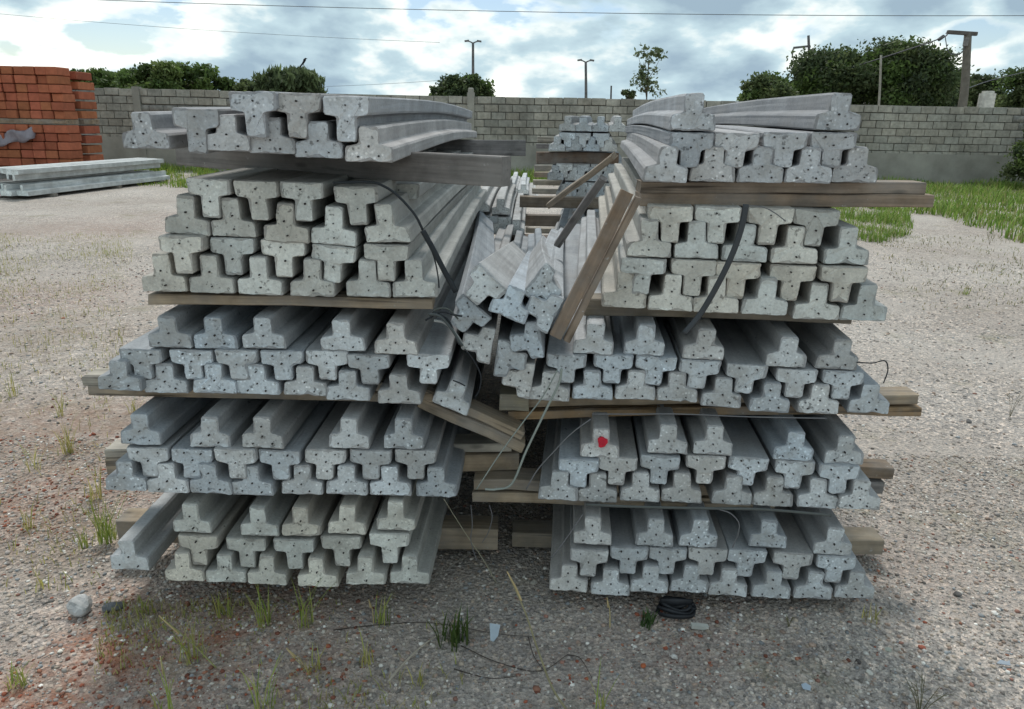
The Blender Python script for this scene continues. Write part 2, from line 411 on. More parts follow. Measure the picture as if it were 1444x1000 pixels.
def joist_mesh(w, h, kind, L, seed, camber=0.012, step=0.008, broken=1.0):
    rg = np.random.default_rng(seed)
    hp = profile(w, h, kind)
    poly = [(-x, z) for x, z in hp][::-1]; poly = hp + poly
    # asymmetry of hand-worked moulds
    dx, tl = rg.normal(0, .0030), rg.normal(0, .022)
    P = resample(poly, step)
    P[:, 0] += dx * np.clip(P[:, 1] / h, 0, 1) + tl * (P[:, 1] - h / 2)
    n = len(P); cen = np.array([0, h * .4])
    d = P - cen; d /= np.linalg.norm(d, axis=1)[:, None]
    ys = [0, .004, .014, .05, .2, .5, 1.0, 1.5, 2.0, 2.5, 3.0]
    ys = [y for y in ys if y < L - .05] + [L]
    low = np.convolve(np.tile(rg.normal(0, 1, n), 3), np.ones(5) / 5, 'same')[n:2 * n] * .0012
    big = rg.random() < .38; corner = rg.integers(0, n)
    dist_c = np.linalg.norm(P - P[corner], axis=1); chipb = np.clip(1 - dist_c / rg.uniform(.014, .032), 0, 1) * rg.uniform(.35, .8) if big else np.zeros(n)
    V_ = []
    bx_, bz_ = rg.normal(0, .004), rg.normal(0, .003)
    for k, y in enumerate(ys):
        off = low + rg.normal(0, .0004, n)
        yj = np.zeros(n)
        if k == 0:
            chip = np.convolve(np.tile(rg.random(n) ** 5, 3), [.25, .5, 1, .5, .25], 'same')[n:2 * n]
            off = off - (.0014 + .0085 * np.clip(chip, 0, 1)) * broken
            yj = rg.normal(0, .0007, n) + .004 * np.clip(chip, 0, 1)
        if k == 1: off = off - .0006
        if k < 3: off = off - chipb * .016 * (1 - .42 * k) * broken; yj = yj + chipb * .006 * (k == 0)
        t = y / L
        Q = P + d * off[:, None]
        V_.append(np.stack([Q[:, 0] + bx_ * math.sin(math.pi * t), np.full(n, y) + yj, Q[:, 1] + (camber + bz_) * math.sin(math.pi * t)], -1))
    V_ = np.concatenate(V_); Fs = []; mi = []
    for k in range(len(ys) - 1):
        for i in range(n):
            j = (i + 1) % n
            Fs.append((k * n + i, (k + 1) * n + i, (k + 1) * n + j, k * n + j)); mi.append(1)
    Fs.append(tuple(range(n))); mi.append(0)
    o_ = (len(ys) - 1) * n
    Fs.append(tuple(range(o_ + n - 1, o_ - 1, -1))); mi.append(0)
    return V_, Fs, mi
def wire_mesh(h, kind, seed):
    key = (round(h, 2), kind, seed % 5)
    if key in WIRE_ME: return WIRE_ME[key]
    rg = np.random.default_rng(seed % 5 + 50)
    k = h / .105
    sp = [(-.029, .017 * k), (.027, .018 * k), (.001, .046 * k)] if kind == 'A' else [(.004, .020 * k), (-.002, .058 * k)]
    if kind == 'A' and seed % 5 in (1, 3): sp.append((-.004, .078 * k))
    vs, fs = [], []
    for x, z in sp:
        x += rg.normal(0, .003); z += rg.normal(0, .002); r_ = rg.uniform(.0018, .0031); b0 = len(vs)
        pr_ = -rg.uniform(.0015, .007)
        for yy in (pr_, .004):
            for a in range(7):
                t = a / 7 * 6.283; vs.append((x + r_ * math.cos(t) * rg.uniform(.8, 1.2), yy, z + r_ * math.sin(t) * rg.uniform(.8, 1.2)))
        fs.append(tuple(b0 + a for a in range(7)))
        for a in range(7): fs.append((b0 + a, b0 + 7 + a, b0 + 7 + (a + 1) % 7, b0 + (a + 1) % 7))
    me = bpy.data.meshes.new('wire_ends'); me.from_pydata(vs, [], fs); me.materials.append(M_STEEL); me.update()
    WIRE_ME[key] = me
    return me
SEED = [100]
def joist(px, py, Y, phi, vp, w, h, kind, tint, label, group, L=3.0, agg=0.8, camber=.012, jy=.003, step=.008, wires=True, broken=1.0):
    """px,py = middle of the base edge of the near end in the photo; phi = clockwise turn of the stem from upright"""
    SEED[0] += 1; sd = SEED[0]; rg = np.random.default_rng(sd)
    ph_ = R(phi) - (ROLL if abs(((phi + 90) % 180) - 90) > 8 else 0)
    yd = vp
    up = Vector((math.sin(ph_), 0, math.cos(ph_)))
    za = (up - up.dot(yd) * yd).normalized(); xa = yd.cross(za).normalized()
    org = at(px, py, Y)
    V_, Fs, mi = joist_mesh(w, h, kind, L, sd, camber * (1 if math.cos(ph_) > 0 else -1), step, broken)
    o = mesh_obj('concrete_joist', V_, Fs, [M_END, M_SIDE], mi=mi)
    org = org + yd * (rg.uniform(-jy, jy))
    frame(o, org, xa, yd, za)
    f = rg.uniform(.82, 1.17); hshift = rg.normal(0, .028); agg = agg * rg.uniform(.5, 1.15)
    o.color = (tint[0] * f * (1 + hshift), tint[1] * f, tint[2] * f * (1 - hshift), agg)
    tag(o, label, 'concrete joist', group)
    if wires:
        wo_ = bpy.data.objects.new('wire_ends', wire_mesh(h, kind, sd)); COL.objects.link(wo_); wo_.parent = o
        wo_['kind'] = 'stuff'
    return o
def wpx(n_px, px, py, Y): return n_px * depth(px, py, Y) / F_PX

GREY, LILAC, BEIGE, PALE, WARM = (.378, .390, .398), (.355, .360, .372), (.43, .422, .39), (.47, .475, .47), (.42, .41, .37)
DL, DR = 2.06, 2.12
TN = ['top tier', 'second tier', 'third tier', 'fourth tier', 'bottom tier']
# side, tier, row name, inverted, plane, vanishing x, width px, height, kind, tint, agg, [(x, y of base edge[, tilt])]
ROWS = [
 ('left', 0, 'lower row', 0, DL - .08, 752, 66, .093, 'A', LILAC, .8, [(205, 210), (321, 213.5), (383, 217), (449, 223), (520.5, 229)]),
 ('left', 0, 'upper row', 1, DL - .09, 752, 66, .114, 'B', LILAC, .7, [(273.5, 153), (355.5, 129), (419, 131), (487, 136)]),
 ('left', 1, 'bottom row', 0, DL, 750, 62, .112, 'B', BEIGE, .25, [(232, 412), (299, 413.5), (368, 416), (441, 418.5), (519.5, 419.5), (584.5, 420)]),
 ('left', 1, 'second row up', 1, DL, 750, 62, .109, 'B', BEIGE, .25, [(253.5, 333), (325, 336), (397, 339), (469, 347, 5), (543.5, 345)]),
 ('left', 1, 'third row up', 0, DL, 750, 62.5, .110, 'B', BEIGE, .3, [(263, 331, 4), (329.5, 334.5), (403.5, 342, 3), (470, 346, 4), (546.5, 342.5, -1)]),
 ('left', 1, 'top row', 1, DL, 750, 62, .110, 'B', BEIGE, .3, [(293.5, 251.5), (360, 255), (425, 257), (501.5, 263, -1)]),
 ('left', 2, 'bottom row', 0, DL, 754, 60.5, .096, 'A', GREY, .9, [(169.5, 551), (235, 555), (304, 555), (363.5, 557), (430, 559), (490.6, 565), (562.7, 569.6)]),
 ('left', 2, 'middle row', 1, DL, 754, 60, .096, 'A', GREY, .9, [(195.5, 493), (267.5, 494), (332, 494), (395, 495), (459, 495), (519.6, 500), (602.5, 499.5)]),
 ('left', 2, 'top row', 0, DL, 754, 61, .098, 'A', GREY, .8, [(239.6, 491), (304.7, 492.5), (373, 492.3), (484, 496), (558.5, 500.5)]),
 ('left', 3, 'bottom row', 0, DL, 752, 58, .104, 'A', GREY, .9, [(178.7, 692), (238.8, 695), (298, 697), (356.8, 699), (426, 698.5), (488.8, 698.5), (550, 699.5), (616, 701)]),
 ('left', 3, 'middle row', 1, DL, 752, 58, .104, 'A', GREY, .9, [(207, 631), (269, 634), (330, 634), (392.5, 635.5), (458, 634.5), (522.5, 634.5), (585.7, 634.8)]),
 ('left', 3, 'top row', 0, DL, 752, 57, .104, 'A', GREY, .8, [(199.6, 627), (296.8, 631.5), (371, 632.8), (492, 632.6), (569.7, 633.6)]),
 ('left', 4, 'bottom row', 0, DL, 750, 55.5, .108, 'B', WARM, .4, [(260.5, 820), (319, 822.6), (377, 824), (448.7, 827.5), (516, 824.5), (577.5, 824.5)]),
 ('left', 4, 'middle row', 1, DL, 750, 56.5, .112, 'B', WARM, .4, [(278, 756), (344.6, 760), (414, 761), (480, 757.5), (548.5, 753.5)]),
 ('left', 4, 'top row', 0, DL, 750, 54, .106, 'B', WARM, .5, [(271, 752), (366, 757), (426, 756.5), (489, 754.5), (559, 748)]),
 ('right', 0, 'bottom row', 0, DR, 846, 61.5, .100, 'A', LILAC, .9, [(937, 257.5), (1004, 256.8), (1071.6, 257.8), (1137.5, 258.5), (1203.5, 258)]),
 ('right', 0, 'middle row', 1, DR, 846, 61.5, .098, 'A', LILAC, .9, [(976, 186.8), (1041, 187.2), (1108.6, 186.5), (1177.8, 186.5)]),
 ('right', 0, 'top row', 0, DR, 846, 61.5, .100, 'A', LILAC, .8, [(977, 184.7), (1179.6, 184)]),
 ('right', 1, 'bottom row', 0, DR, 838, 61.5, .112, 'B', BEIGE, .25, [(880, 434.5), (945, 439), (1008.5, 442), (1077.5, 444.5), (1150, 451), (1216.5, 453)]),
 ('right', 1, 'second row up', 1, DR, 838, 62, .110, 'B', BEIGE, .25, [(909, 364.5), (979.5, 367), (1043, 371), (1119.5, 374.5), (1193, 377)]),
 ('right', 1, 'third row up', 0, DR, 838, 62, .110, 'B', BEIGE, .3, [(913.5, 363), (980.5, 365.5), (1048.5, 369), (1119, 372), (1192.5, 373.5)]),
 ('right', 1, 'top row', 1, DR, 838, 62.5, .108, 'B', BEIGE, .3, [(947, 290.5), (1014, 291.5), (1088.5, 293.5), (1154, 296)]),
 ('right', 2, 'bottom row', 0, DR, 826, 55.5, .098, 'A', GREY, .9, [(774.5, 566), (835, 564.5), (894.8, 564.5), (954, 567), (1016.5, 575), (1083.7, 581.6), (1153, 583.6), (1223.9, 583.6)]),
 ('right', 2, 'middle row', 1, DR, 826, 56, .096, 'A', GREY, .9, [(799, 499.5), (866, 500.5), (926, 502.7), (988.8, 508), (1054.7, 514.5), (1125.4, 521), (1190.7, 523)]),
 ('right', 2, 'top row', 0, DR, 826, 56, .098, 'A', GREY, .8, [(837, 500), (907.8, 501.5), (990.8, 507), (1108, 518.5), (1178.7, 521.5)]),
 ('right', 3, 'bottom row', 0, DR, 816, 54.5, .106, 'A', GREY, .95, [(787, 706.5), (842.4, 709), (901, 708), (959.5, 708.5), (1031, 712.5), (1089.5, 714), (1151, 716.5), (1211, 719)]),
 ('right', 3, 'middle row', 1, DR, 816, 55, .102, 'A', GREY, .95, [(815.7, 647.5), (872, 645), (932, 643), (997, 643.5), (1057, 645.5), (1122, 650.5), (1185, 656)]),
 ('right', 3, 'top row', 0, DR, 816, 54, .102, 'A', GREY, .85, [(845.9, 646), (940.7, 640.5), (1004, 641.5), (1117.6, 649.8), (1188.7, 655.6)]),
 ('right', 4, 'bottom row', 0, DR, 812, 53, .106, 'A', GREY, .95, [(800.6, 835), (859.5, 840), (914.6, 836), (970.9, 836), (1025.7, 841), (1087, 844), (1145.5, 845.5), (1204.6, 844)]),
 ('right', 4, 'middle row', 1, DR, 812, 53, .104, 'A', GREY, .95, [(831, 776), (887.6, 772), (943, 772.5), (999, 774), (1055.8, 777), (1120.5, 780), (1180, 785)]),
 ('right', 4, 'top row', 0, DR, 812, 52.5, .104, 'A', GREY, .85, [(835, 769), (923, 770.7), (984, 771.6), (1082, 773.5), (1174, 784)]),
]
SPECIAL = {}
for side, ti, rn, inv, Yp, vx, wp, h0_, kind, tint, agg, L_ in ROWS:
    for i, e_ in enumerate(L_):
        h = h0_; px, py = e_[0], e_[1]; tilt = e_[2] if len(e_) > 2 else random.gauss(0, .7)
        w = wpx(wp, px, py, Yp) * random.uniform(1.01, 1.04); h *= .965 if inv else .97
        lab = f"{'inverted' if inv else 'upright'} grey concrete joist, {ORD[i]} from left in {rn}, {TN[ti]}, front {side} stack"
        o = joist(px, py, Yp + random.uniform(-.003, .003) + (random.uniform(-.02, .01) if random.random() < .12 else 0), tilt + (180 if inv else 0), vdir(vx + random.gauss(0, 5)), w, h, kind, tint, lab,
                  f'joists of the front {side} stack', agg=agg, camber=(.020 if side == 'left' else .010) if ti == 0 else .008)
        SPECIAL[(side, ti, rn, i)] = o
# set back joists and the loose one
joist(563, 259, DL + .30, 180, vdir(750), .125, .110, 'B', BEIGE, 'inverted pale joist set back at right end of top row, second tier, front left stack', 'joists of the front left stack', agg=.3)
joist(183, 804, DL + .03, 1, vdir(748), wpx(56, 183, 804, DL), .108, 'A', PALE, 'single pale joist lying apart beside left end of bottom tier, grass behind', 'joists of the front left stack', agg=.6)
# tumbled joists wedged between the stacks
FALL = [
 (694.9, 390.7, 2.06, 222, (768, 312), 'tumbled joist with pale smooth base up, highest at left of the pile'),
 (713, 448, 2.05, 21, (770, 308), 'tumbled joist leaning upright in middle of pile between the stacks'),
 (752.3, 392, 2.10, 128, (762, 300), 'tumbled joist with stem down right, highest at right of the pile'),
 (784, 447, 2.07, -65, (800, 250), 'tumbled joist on its side against the brown leaning planks'),
 (674, 432, 2.10, 222, (696, 205), 'tumbled joist with dark stained base up, beside the second tier on left'),
 (695, 490, 2.10, -80, (745, 200), 'tumbled joist on its side, stem pointing left at the grey wire bundle'),
 (699, 505, 2.10, 98, (750, 200), 'tumbled joist on its side, stem pointing right, middle of the pile'),
 (763.6, 478, 2.09, 261, (765, 220), 'tumbled joist on its side below the foot of the leaning planks'),
 (751, 539, 2.11, -82, (765, 200), 'lowest tumbled joist on its side, bottom of the pile'),
 (633, 577.7, 2.08, 24, (735, 180), 'tilted joist with black line, resting on two slanting boards'),
]
for px, py, Yp, phi, vp, lab in FALL:
    joist(px, py, Yp, phi, vdir(*vp), .114, .092, 'A', GREY if 'pale' not in lab else PALE, lab, 'tumbled joists between the stacks', agg=.85, L=2.6 if vp[1] > 280 else 2.9, jy=.004)
# rear stacks
DRR = 5.6
REAR = [
 ('rear right', 'lower row of top tier', 0, DRR, 850, [(785, 213), (809.6, 213), (833.7, 213.5), (858, 214)]),
 ('rear right', 'middle row of top tier', 1, DRR, 850, [(800.7, 187), (821.7, 187.5), (848, 188)]),
 ('rear right', 'upper row of top tier', 0, DRR, 850, [(800, 185), (822, 185.5), (846, 186), (870, 186)]),
 ('rear right', 'bottom row of second tier', 0, DRR, 846, [(795, 280), (820, 281), (845, 281), (868, 281)]),
 ('rear right', 'second row of second tier', 1, DRR, 846, [(808, 257), (832, 257.5), (857, 258)]),
 ('rear right', 'third row of second tier', 0, DRR, 846, [(783, 254), (808, 255), (832, 256), (857, 256)]),
 ('rear right', 'top row of second tier', 1, DRR, 846, [(796, 231), (820, 231.5), (845, 232), (869, 232)]),
 ('rear right', 'top row of third tier', 0, DRR - .2, 840, [(812, 318), (842, 320)]),
 ('rear right', 'middle row of third tier', 1, DRR - .2, 840, [(800, 319), (826, 320), (852, 320)]),
 ('rear right', 'bottom row of third tier', 0, DRR - .2, 840, [(788, 346), (813, 347), (838, 348), (862, 348)]),
 ('rear left', 'upper row', 0, 4.95, 752, [(650, 298), (678, 299), (706, 303)]),
 ('rear left', 'middle row', 1, 4.95, 752, [(662, 303), (690, 304), (709, 306)]),
 ('rear left', 'lower row', 0, 4.95, 752, [(672, 330), (700, 331), (727, 332)]),
 ('far left', 'upper row', 0, 8.3, 752, [(722, 272), (738, 274)]),
 ('far left', 'lower row', 1, 8.3, 752, [(716, 274), (731, 275), (746, 277)]),
 ('far left', 'bottom row', 0, 8.3, 752, [(722, 291), (738, 292), (752, 293)]),
]
for nm, rn, inv, Yp, vx, L_ in REAR:
    for i, (px, py) in enumerate(L_):
        joist(px, py, Yp, 180 * inv, vdir(vx), .122, .104, 'A', GREY if 'right' in nm else PALE,
              f"{'inverted' if inv else 'upright'} joist, {ORD[i]} from left in {rn}, {nm} stack in gap", f'joists of the {nm} stack', agg=.7, step=.016, wires=False, L=1.9 if 'left' in nm else 2.9)
# red paint dab and the black line
dab = []
for a in range(14):
    t = -a / 14 * 6.283; r_ = .0150 * (1 + .14 * math.sin(3 * t + 1) + .08 * math.sin(5 * t))
    dab.append((r_ * math.cos(t), r_ * 1.15 * math.sin(t)))
tgt = SPECIAL[('right', 3, 'top row', 0)]
vs = [(x + .004, -.0060, z + .056) for x, z in dab] + [(x + .004, .004, z + .056) for x, z in dab]
fs = [tuple(range(14))] + [(i, i + 14, (i + 1) % 14 + 14, (i + 1) % 14) for i in range(14)]
mesh_obj('paint_mark', vs, fs, M_PAINT, tgt)['label'] = 'round dab of red paint on the end of the joist'
tgt['label'] = 'upright concrete joist with red paint dab on its end, fourth tier, front right stack'

# ------------------------------------------------------------------ timber
GREYW, TAN, BROWN_, PALEW, DARKW = (.24, .225, .22), (.34, .27, .19), (.17, .115, .08), (.46, .42, .35), (.105, .07, .05)
def timber(name, A, B, thick, wide, tint, label, group=None, up=Vector((0, 0, 1)), cat='timber'):
    """A, B = the two ends of the front top edge; wide goes away from the camera"""
    xa = (B - A); L = xa.length; xa.normalize()
    ya = up.cross(xa).normalized()
    za = xa.cross(ya).normalized()
    rg = np.random.default_rng(int(abs(A.x * 977 + A.z * 3571 + B.x * 131)) + 5)
    bm = bmesh.new(); nseg = max(2, int(L / .12))
    rings = []
    b = min(.003, thick * .12); bow = rg.normal(0, .004) * min(1, L)
    for k in range(nseg + 1):
        t = k / nseg; jz, jy = rg.normal(0, .0014) + bow * math.sin(math.pi * t), rg.normal(0, .0016); ex = rg.normal(0, .0025) if k in (0, nseg) else 0
        sec = [(b, 0), (wide - b, 0), (wide, -b), (wide, -thick + b), (wide - b, -thick), (b, -thick), (0, -thick + b), (0, -b)]
        rings.append([bm.verts.new((L * t + ex + (rg.normal(0, .0012) if k in (0, nseg) else 0), y + jy, z + jz + rg.normal(0, .0005))) for y, z in sec])
    for k in range(nseg):
        for i in range(8):
            j = (i + 1) % 8
            bm.faces.new((rings[k][i], rings[k][j], rings[k + 1][j], rings[k + 1][i]))
    bm.faces.new(rings[0][::-1]); bm.faces.new(rings[-1])
    bmesh.ops.recalc_face_normals(bm, faces=bm.faces)
    me = bpy.data.meshes.new(name); bm.to_mesh(me); bm.free(); me.materials.append(M_WOOD)
    o = bpy.data.objects.new(name, me); COL.objects.link(o)
    frame(o, A, xa, ya, za)
    f = rg.uniform(.9, 1.1); o.color = (tint[0] * f, tint[1] * f, tint[2] * f, 1)
    return tag(o, label, cat, group)
GS = 'timber spacers under the joists'
def board(x0, y0, x1, y1, Y0, thick, wide, tint, label, Y1=None, name='timber_spacer', group=GS, cat='timber'):
    return timber(name, at(x0, y0, Y0), at(x1, y1, Y1 or Y0), thick, wide, tint, label, group, cat=cat)
board(246, 197, 706, 222, 2.6, .084, .07, (.235, .215, .20), 'thick grey weathered timber under top tier, front left stack, jutting out right', Y1=2.16)
board(420, 192, 742, 198, 4.55, .09, .07, GREYW, 'far grey timber under the back of top tier, front left stack')
board(207, 414, 612, 422, DL + .03, .030, .09, TAN, 'thin tan board under second tier, front left stack')
board(113, 531, 600, 541, 2.17, .030, .09, PALEW, 'upper board under third tier, front left stack, pale end jutting left')
board(125, 545.5, 612, 555.5, 2.165, .030, .09, TAN, 'lower board under third tier, front left stack, below the pale end')
board(146, 634, 722, 626, 2.31, .031, .09, PALEW, 'upper board under fourth tier, front left stack, pale end beside green tuft')
board(148, 648, 731, 640, 2.305, .062, .09, TAN, 'lower thicker board under fourth tier, front left stack, end in the gap')
board(163, 735, 701, 748, 2.37, .085, .10, TAN, 'square post on the ground under bottom tier, front left stack')
board(600, 549, 740, 610, 2.17, .030, .09, TAN, 'upper of two slanting boards under the tilted joist')
board(592, 562, 742, 627, 2.16, .034, .09, TAN, 'lower of two slanting boards under the tilted joist')
board(703, 557, 748, 558, 2.22, .055, .10, (.30, .27, .18), 'short greenish block of timber behind the lowest tumbled joist')
board(906, 256.5, 1305, 257.5, DR + .06, .034, .09, (.29, .235, .185), 'upper of two boards under top tier, front right stack, cut end over grass')
board(903, 273.5, 1320, 274.5, DR + .055, .036, .10, (.27, .205, .15), 'lower of two boards under top tier, front right stack, splintered end over grass')
board(826, 421, 1204, 434, DR + .10, .052, .09, (.27, .225, .165), 'brown board under second tier, front right stack')
board(735, 563, 1298, 559, 2.265, .030, .09, TAN, 'upper of two boards under third tier, front right stack, pale end jutting right')
board(716, 580, 1301, 575, 2.26, .030, .09, (.36, .24, .13), 'lower of two boards under third tier, front right stack, orange brown')
board(669, 676, 1100, 686, 2.25, .038, .10, TAN, 'upper of two boards under fourth tier, front right stack, cut ends in the gap')
board(667, 694.5, 1095, 704, 2.245, .036, .10, TAN, 'lower of two boards under fourth tier, front right stack, cut ends in the gap')
board(1105, 655, 1261, 661, 2.40, .042, .08, (.27, .19, .12), 'brown board end jutting right from fourth tier, front right stack')
board(1105, 676, 1249, 681, 2.40, .046, .08, GREYW, 'grey board end jutting right below the brown one, front right stack')
board(723, 751, 1247, 763, 2.43, .060, .10, (.36, .30, .22), 'post on the ground under bottom tier, front right stack')
board(1000, 704, 1240, 712, 3.6, .06, .10, TAN, 'rear spacer under fourth tier, front right stack')
for st, vx, Yb, x0, x1, zs in (('left', 'back', 4.5, -1.45, -.35, ((.0, .085), (.36, .06), (.66, .06))), ('right', 'back', 4.6, .55, 1.75, ((.0, .085), (.36, .06), (.66, .06)))):
    for q_, (z0, th) in enumerate(zs):
        timber('timber_spacer', Vector((x0, Yb, z0 + th)), Vector((x1, Yb, z0 + th)), th, .1, TAN, f'{("ground", "fourth tier", "third tier")[q_]} timber spacer deep under the back of the front {st} stack', GS)
# rear stack timbers seen through the gap
for x0, y0, x1, y1, Yp, th, wd, tint, lab in (
    (757, 215, 872, 216, 5.65, .085, .10, BROWN_, 'red brown timber under the top tier of rear right stack'),
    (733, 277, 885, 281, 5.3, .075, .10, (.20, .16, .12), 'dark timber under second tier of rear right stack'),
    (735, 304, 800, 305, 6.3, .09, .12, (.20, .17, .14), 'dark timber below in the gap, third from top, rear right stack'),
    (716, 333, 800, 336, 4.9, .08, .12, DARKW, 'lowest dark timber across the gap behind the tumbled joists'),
    (758, 193, 800, 193.5, 8.0, .05, .10, PALEW, 'thin pale timber end highest beside the rear right stack'),
    (756, 203, 800, 203.5, 8.6, .05, .10, GREYW, 'thin grey timber end second beside the rear right stack'),
    (754, 233, 800, 233.5, 8.2, .06, .10, PALEW, 'thin pale timber end below the red brown timber'),
    (753, 243, 800, 243.5, 7.6, .05, .10, TAN, 'thin tan timber end in the gap above the grass line'),
    (752, 254, 800, 254.5, 7.8, .05, .10, PALEW, 'thin pale timber end in the gap level with the grass'),
    (751, 266, 800, 266.5, 7.2, .05, .10, PALEW, 'thin pale timber end just above the dark timber of the gap'),
    (741, 322, 800, 323, 6.0, .04, .10, PALEW, 'pale lath across the gap above the lowest dark timber'),
    (752, 313, 800, 314, 6.9, .03, .10, PALEW, 'short pale lath behind the dark timbers of the gap')):
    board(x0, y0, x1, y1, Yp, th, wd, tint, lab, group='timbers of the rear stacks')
def lean(p0, p1, Y0, Y1, wide, thick, tint, label, name='leaning_plank'):
    A, B = at(*p0, Y0), at(*p1, Y1)
    side = (B - A).cross(Vector((0, 1, 0))).normalized()
    return timber(name, A, B, wide, thick, tint, label, 'planks leaning in the gap', up=side if side.z > 0 else -side, cat='plank')
lean((776, 474), (876, 268), 2.05, 2.03, .036, .022, (.23, .165, .115), 'wider brown plank leaning against second tier, front right stack')
lean((794, 480), (896, 277), 2.055, 2.045, .020, .024, (.29, .225, .17), 'narrower brown plank leaning right beside the wider one')
lean((769, 289), (861, 221), 2.75, 2.45, .018, .03, (.36, .29, .22), 'thin pale stick slanting up to top tier, front right stack', 'leaning_stick')
lean((781, 345), (846, 250), 3.0, 2.75, .03, .02, GREYW, 'thin grey stick slanting behind the brown planks', 'leaning_stick')

# ------------------------------------------------------------------ straps, wires
def smooth_path(P, n=6):
    P = [Vector(p) for p in P]
    if len(P) < 3: return P
    Q = [P[0] * 2 - P[1]] + P + [P[-1] * 2 - P[-2]]; out = []
    for i in range(1, len(Q) - 2):
        a, b, c, d = Q[i - 1], Q[i], Q[i + 1], Q[i + 2]
        for k in range(n):
            t = k / n
            out.append(.5 * ((2 * b) + (c - a) * t + (2 * a - 5 * b + 4 * c - d) * t * t + (3 * b - a - 3 * c + d) * t ** 3))
    out.append(P[-1]); return out
def tube_geo(P, r0, r1=None, sides=6, flat=1.0):
    P = smooth_path(P); r1 = r0 if r1 is None else r1
    vs, fs = [], []
    for i, p in enumerate(P):
        t = (P[min(i + 1, len(P) - 1)] - P[max(i - 1, 0)]).normalized()
        u = t.cross(Vector((0, 1, 0)))
        if u.length < .05: u = t.cross(Vector((1, 0, 0)))
        u.normalize(); v = t.cross(u).normalized()
        r_ = r0 + (r1 - r0) * i / max(1, len(P) - 1)
        for k in range(sides):
            a = k / sides * 6.2832; vs.append(p + u * (r_ * math.cos(a)) + v * (r_ * flat * math.sin(a)))
    n = len(P)
    for i in range(n - 1):
        for k in range(sides):
            j = (k + 1) % sides
            fs.append((i * sides + k, i * sides + j, (i + 1) * sides + j, (i + 1) * sides + k))
    fs.append(tuple(range(sides))[::-1]); fs.append(tuple((n - 1) * sides + k for k in range(sides)))
    return vs, fs
def tube(name, P, r0, tint, label, cat, group=None, r1=None, mat=None, flat=1.0, sides=6, parent=None):
    vs, fs = tube_geo(P, r0, r1, sides, flat)
    o = mesh_obj(name, vs, fs, mat or M_WIRE, parent, smooth=True); o.color = (*tint, 1)
    return tag(o, label, cat, group)
def pp(L_, Y): return [at(x, y, (Y if len(z) == 0 else z[0])) for x, y, *z in L_]
BLK, GRY, PGR = (.02, .024, .028), (.16, .16, .165), (.26, .29, .26)
tube('strap', pp([(470, 258), (520, 257), (540, 262), (562, 277), (585, 303), (597, 326)], 2.0), .0035, BLK, 'thin black strap end curving over second tier, front left stack', 'strap')
tube('strap', pp([(596, 325), (610, 350), (627, 383), (643, 412)], 1.99), .0075, BLK, 'thick black strap hanging at right edge of second tier, front left stack', 'strap', flat=.35)
tube('wire', pp([(594, 326), (604, 342), (613, 366), (618, 392), (619, 406)], 2.0), .002, BLK, 'thin black wire beside the thick hanging strap', 'wire')
tube('strap', pp([(1052, 288), (1048, 312), (1038, 345), (1023, 380), (1004, 416), (986, 445), (965, 470, 2.0)], 2.03), .0085, (.05, .055, .06), 'dark grey strap hanging across second tier, front right stack', 'strap', flat=.35)
tube('wire', pp([(1050, 290), (1075, 292), (1092, 300), (1108, 312)], 2.09), .0015, GRY, 'fine wire curling over top row of second tier, front right stack', 'wire')
tube('wire', pp([(792, 520), (788, 541), (768, 582), (742, 636), (722, 682), (700, 690), (684, 690)], 2.0), .0035, PGR, 'pale green cord hanging from third tier to the boards in the gap', 'wire')
tube('wire', pp([(786, 522), (765, 560), (738, 595), (705, 640), (672, 690)], 2.03), .002, PGR, 'thin pale cord behind the thicker green cord in the gap', 'wire')
tube('wire', pp([(833, 591), (805, 612), (778, 640), (757, 664), (742, 690)], 2.06), .002, GRY, 'grey wire slanting across left end of fourth tier, front right stack', 'wire')
tube('wire', pp([(822, 725), (805, 750), (790, 771), (777, 787)], 2.07), .002, GRY, 'grey wire slanting across left end of bottom tier, front right stack', 'wire')
tube('wire', pp([(835, 584), (900, 584), (960, 584), (1060, 588), (1165, 590)], 2.10), .002, GRY, 'straight grey wire strung under third tier, front right stack', 'wire')
tube('strap', pp([(826, 712), (900, 715), (990, 717), (1060, 718), (1110, 721), (1172, 727)], 2.09), .005, (.10, .11, .105), 'flat dark strap under fourth tier, front right stack', 'strap', flat=.4)
tube('wire', pp([(1012, 718), (1030, 724), (1042, 738), (1040, 755), (1033, 772)], 2.09), .002, GRY, 'small grey wire loop over bottom tier, front right stack', 'wire')
for q_, (P_, r_, c_) in enumerate((([(604, 443), (620, 446), (635, 462), (652, 488)], .004, (.07, .08, .08)), ([(612, 452), (628, 456), (644, 473), (655, 492)], .004, (.30, .31, .30)),
                                   ([(600, 452), (622, 440), (640, 444), (652, 446)], .003, BLK), ([(610, 440), (630, 450), (640, 468), (648, 486)], .0035, BLK), ([(606, 446), (616, 436), (632, 436), (646, 450)], .0025, (.09, .10, .09)))):
    tube('wire', pp(P_, 2.0 + .006 * q_), r_, c_, ['dark wire outermost in bundle beside third tier', 'pale wire in bundle beside third tier', 'black wire lying level across the wire bundle', 'black wire inside the bundle beside third tier', 'dark wire arching over the bundle'][q_], 'wire', 'bundle of old wires by the tumbled joists')
tube('wire', pp([(655, 492), (668, 508), (678, 530), (676, 550), (670, 560)], 2.01), .0018, BLK, 'thin black wire loop hanging in front of the tumbled joists', 'wire')
tube('wire', pp([(664, 712, 2.2), (666, 740, 2.2), (664, 762, 2.2), (672, 790, 2.15)], 2.2), .0015, GRY, 'thin wire hanging from the boards down to the ground in the gap', 'wire')
tube('wire', pp([(690, 712), (694, 730), (688, 752), (680, 765)], 2.2), .0015, GRY, 'crooked wire hanging under the boards in the gap', 'wire')
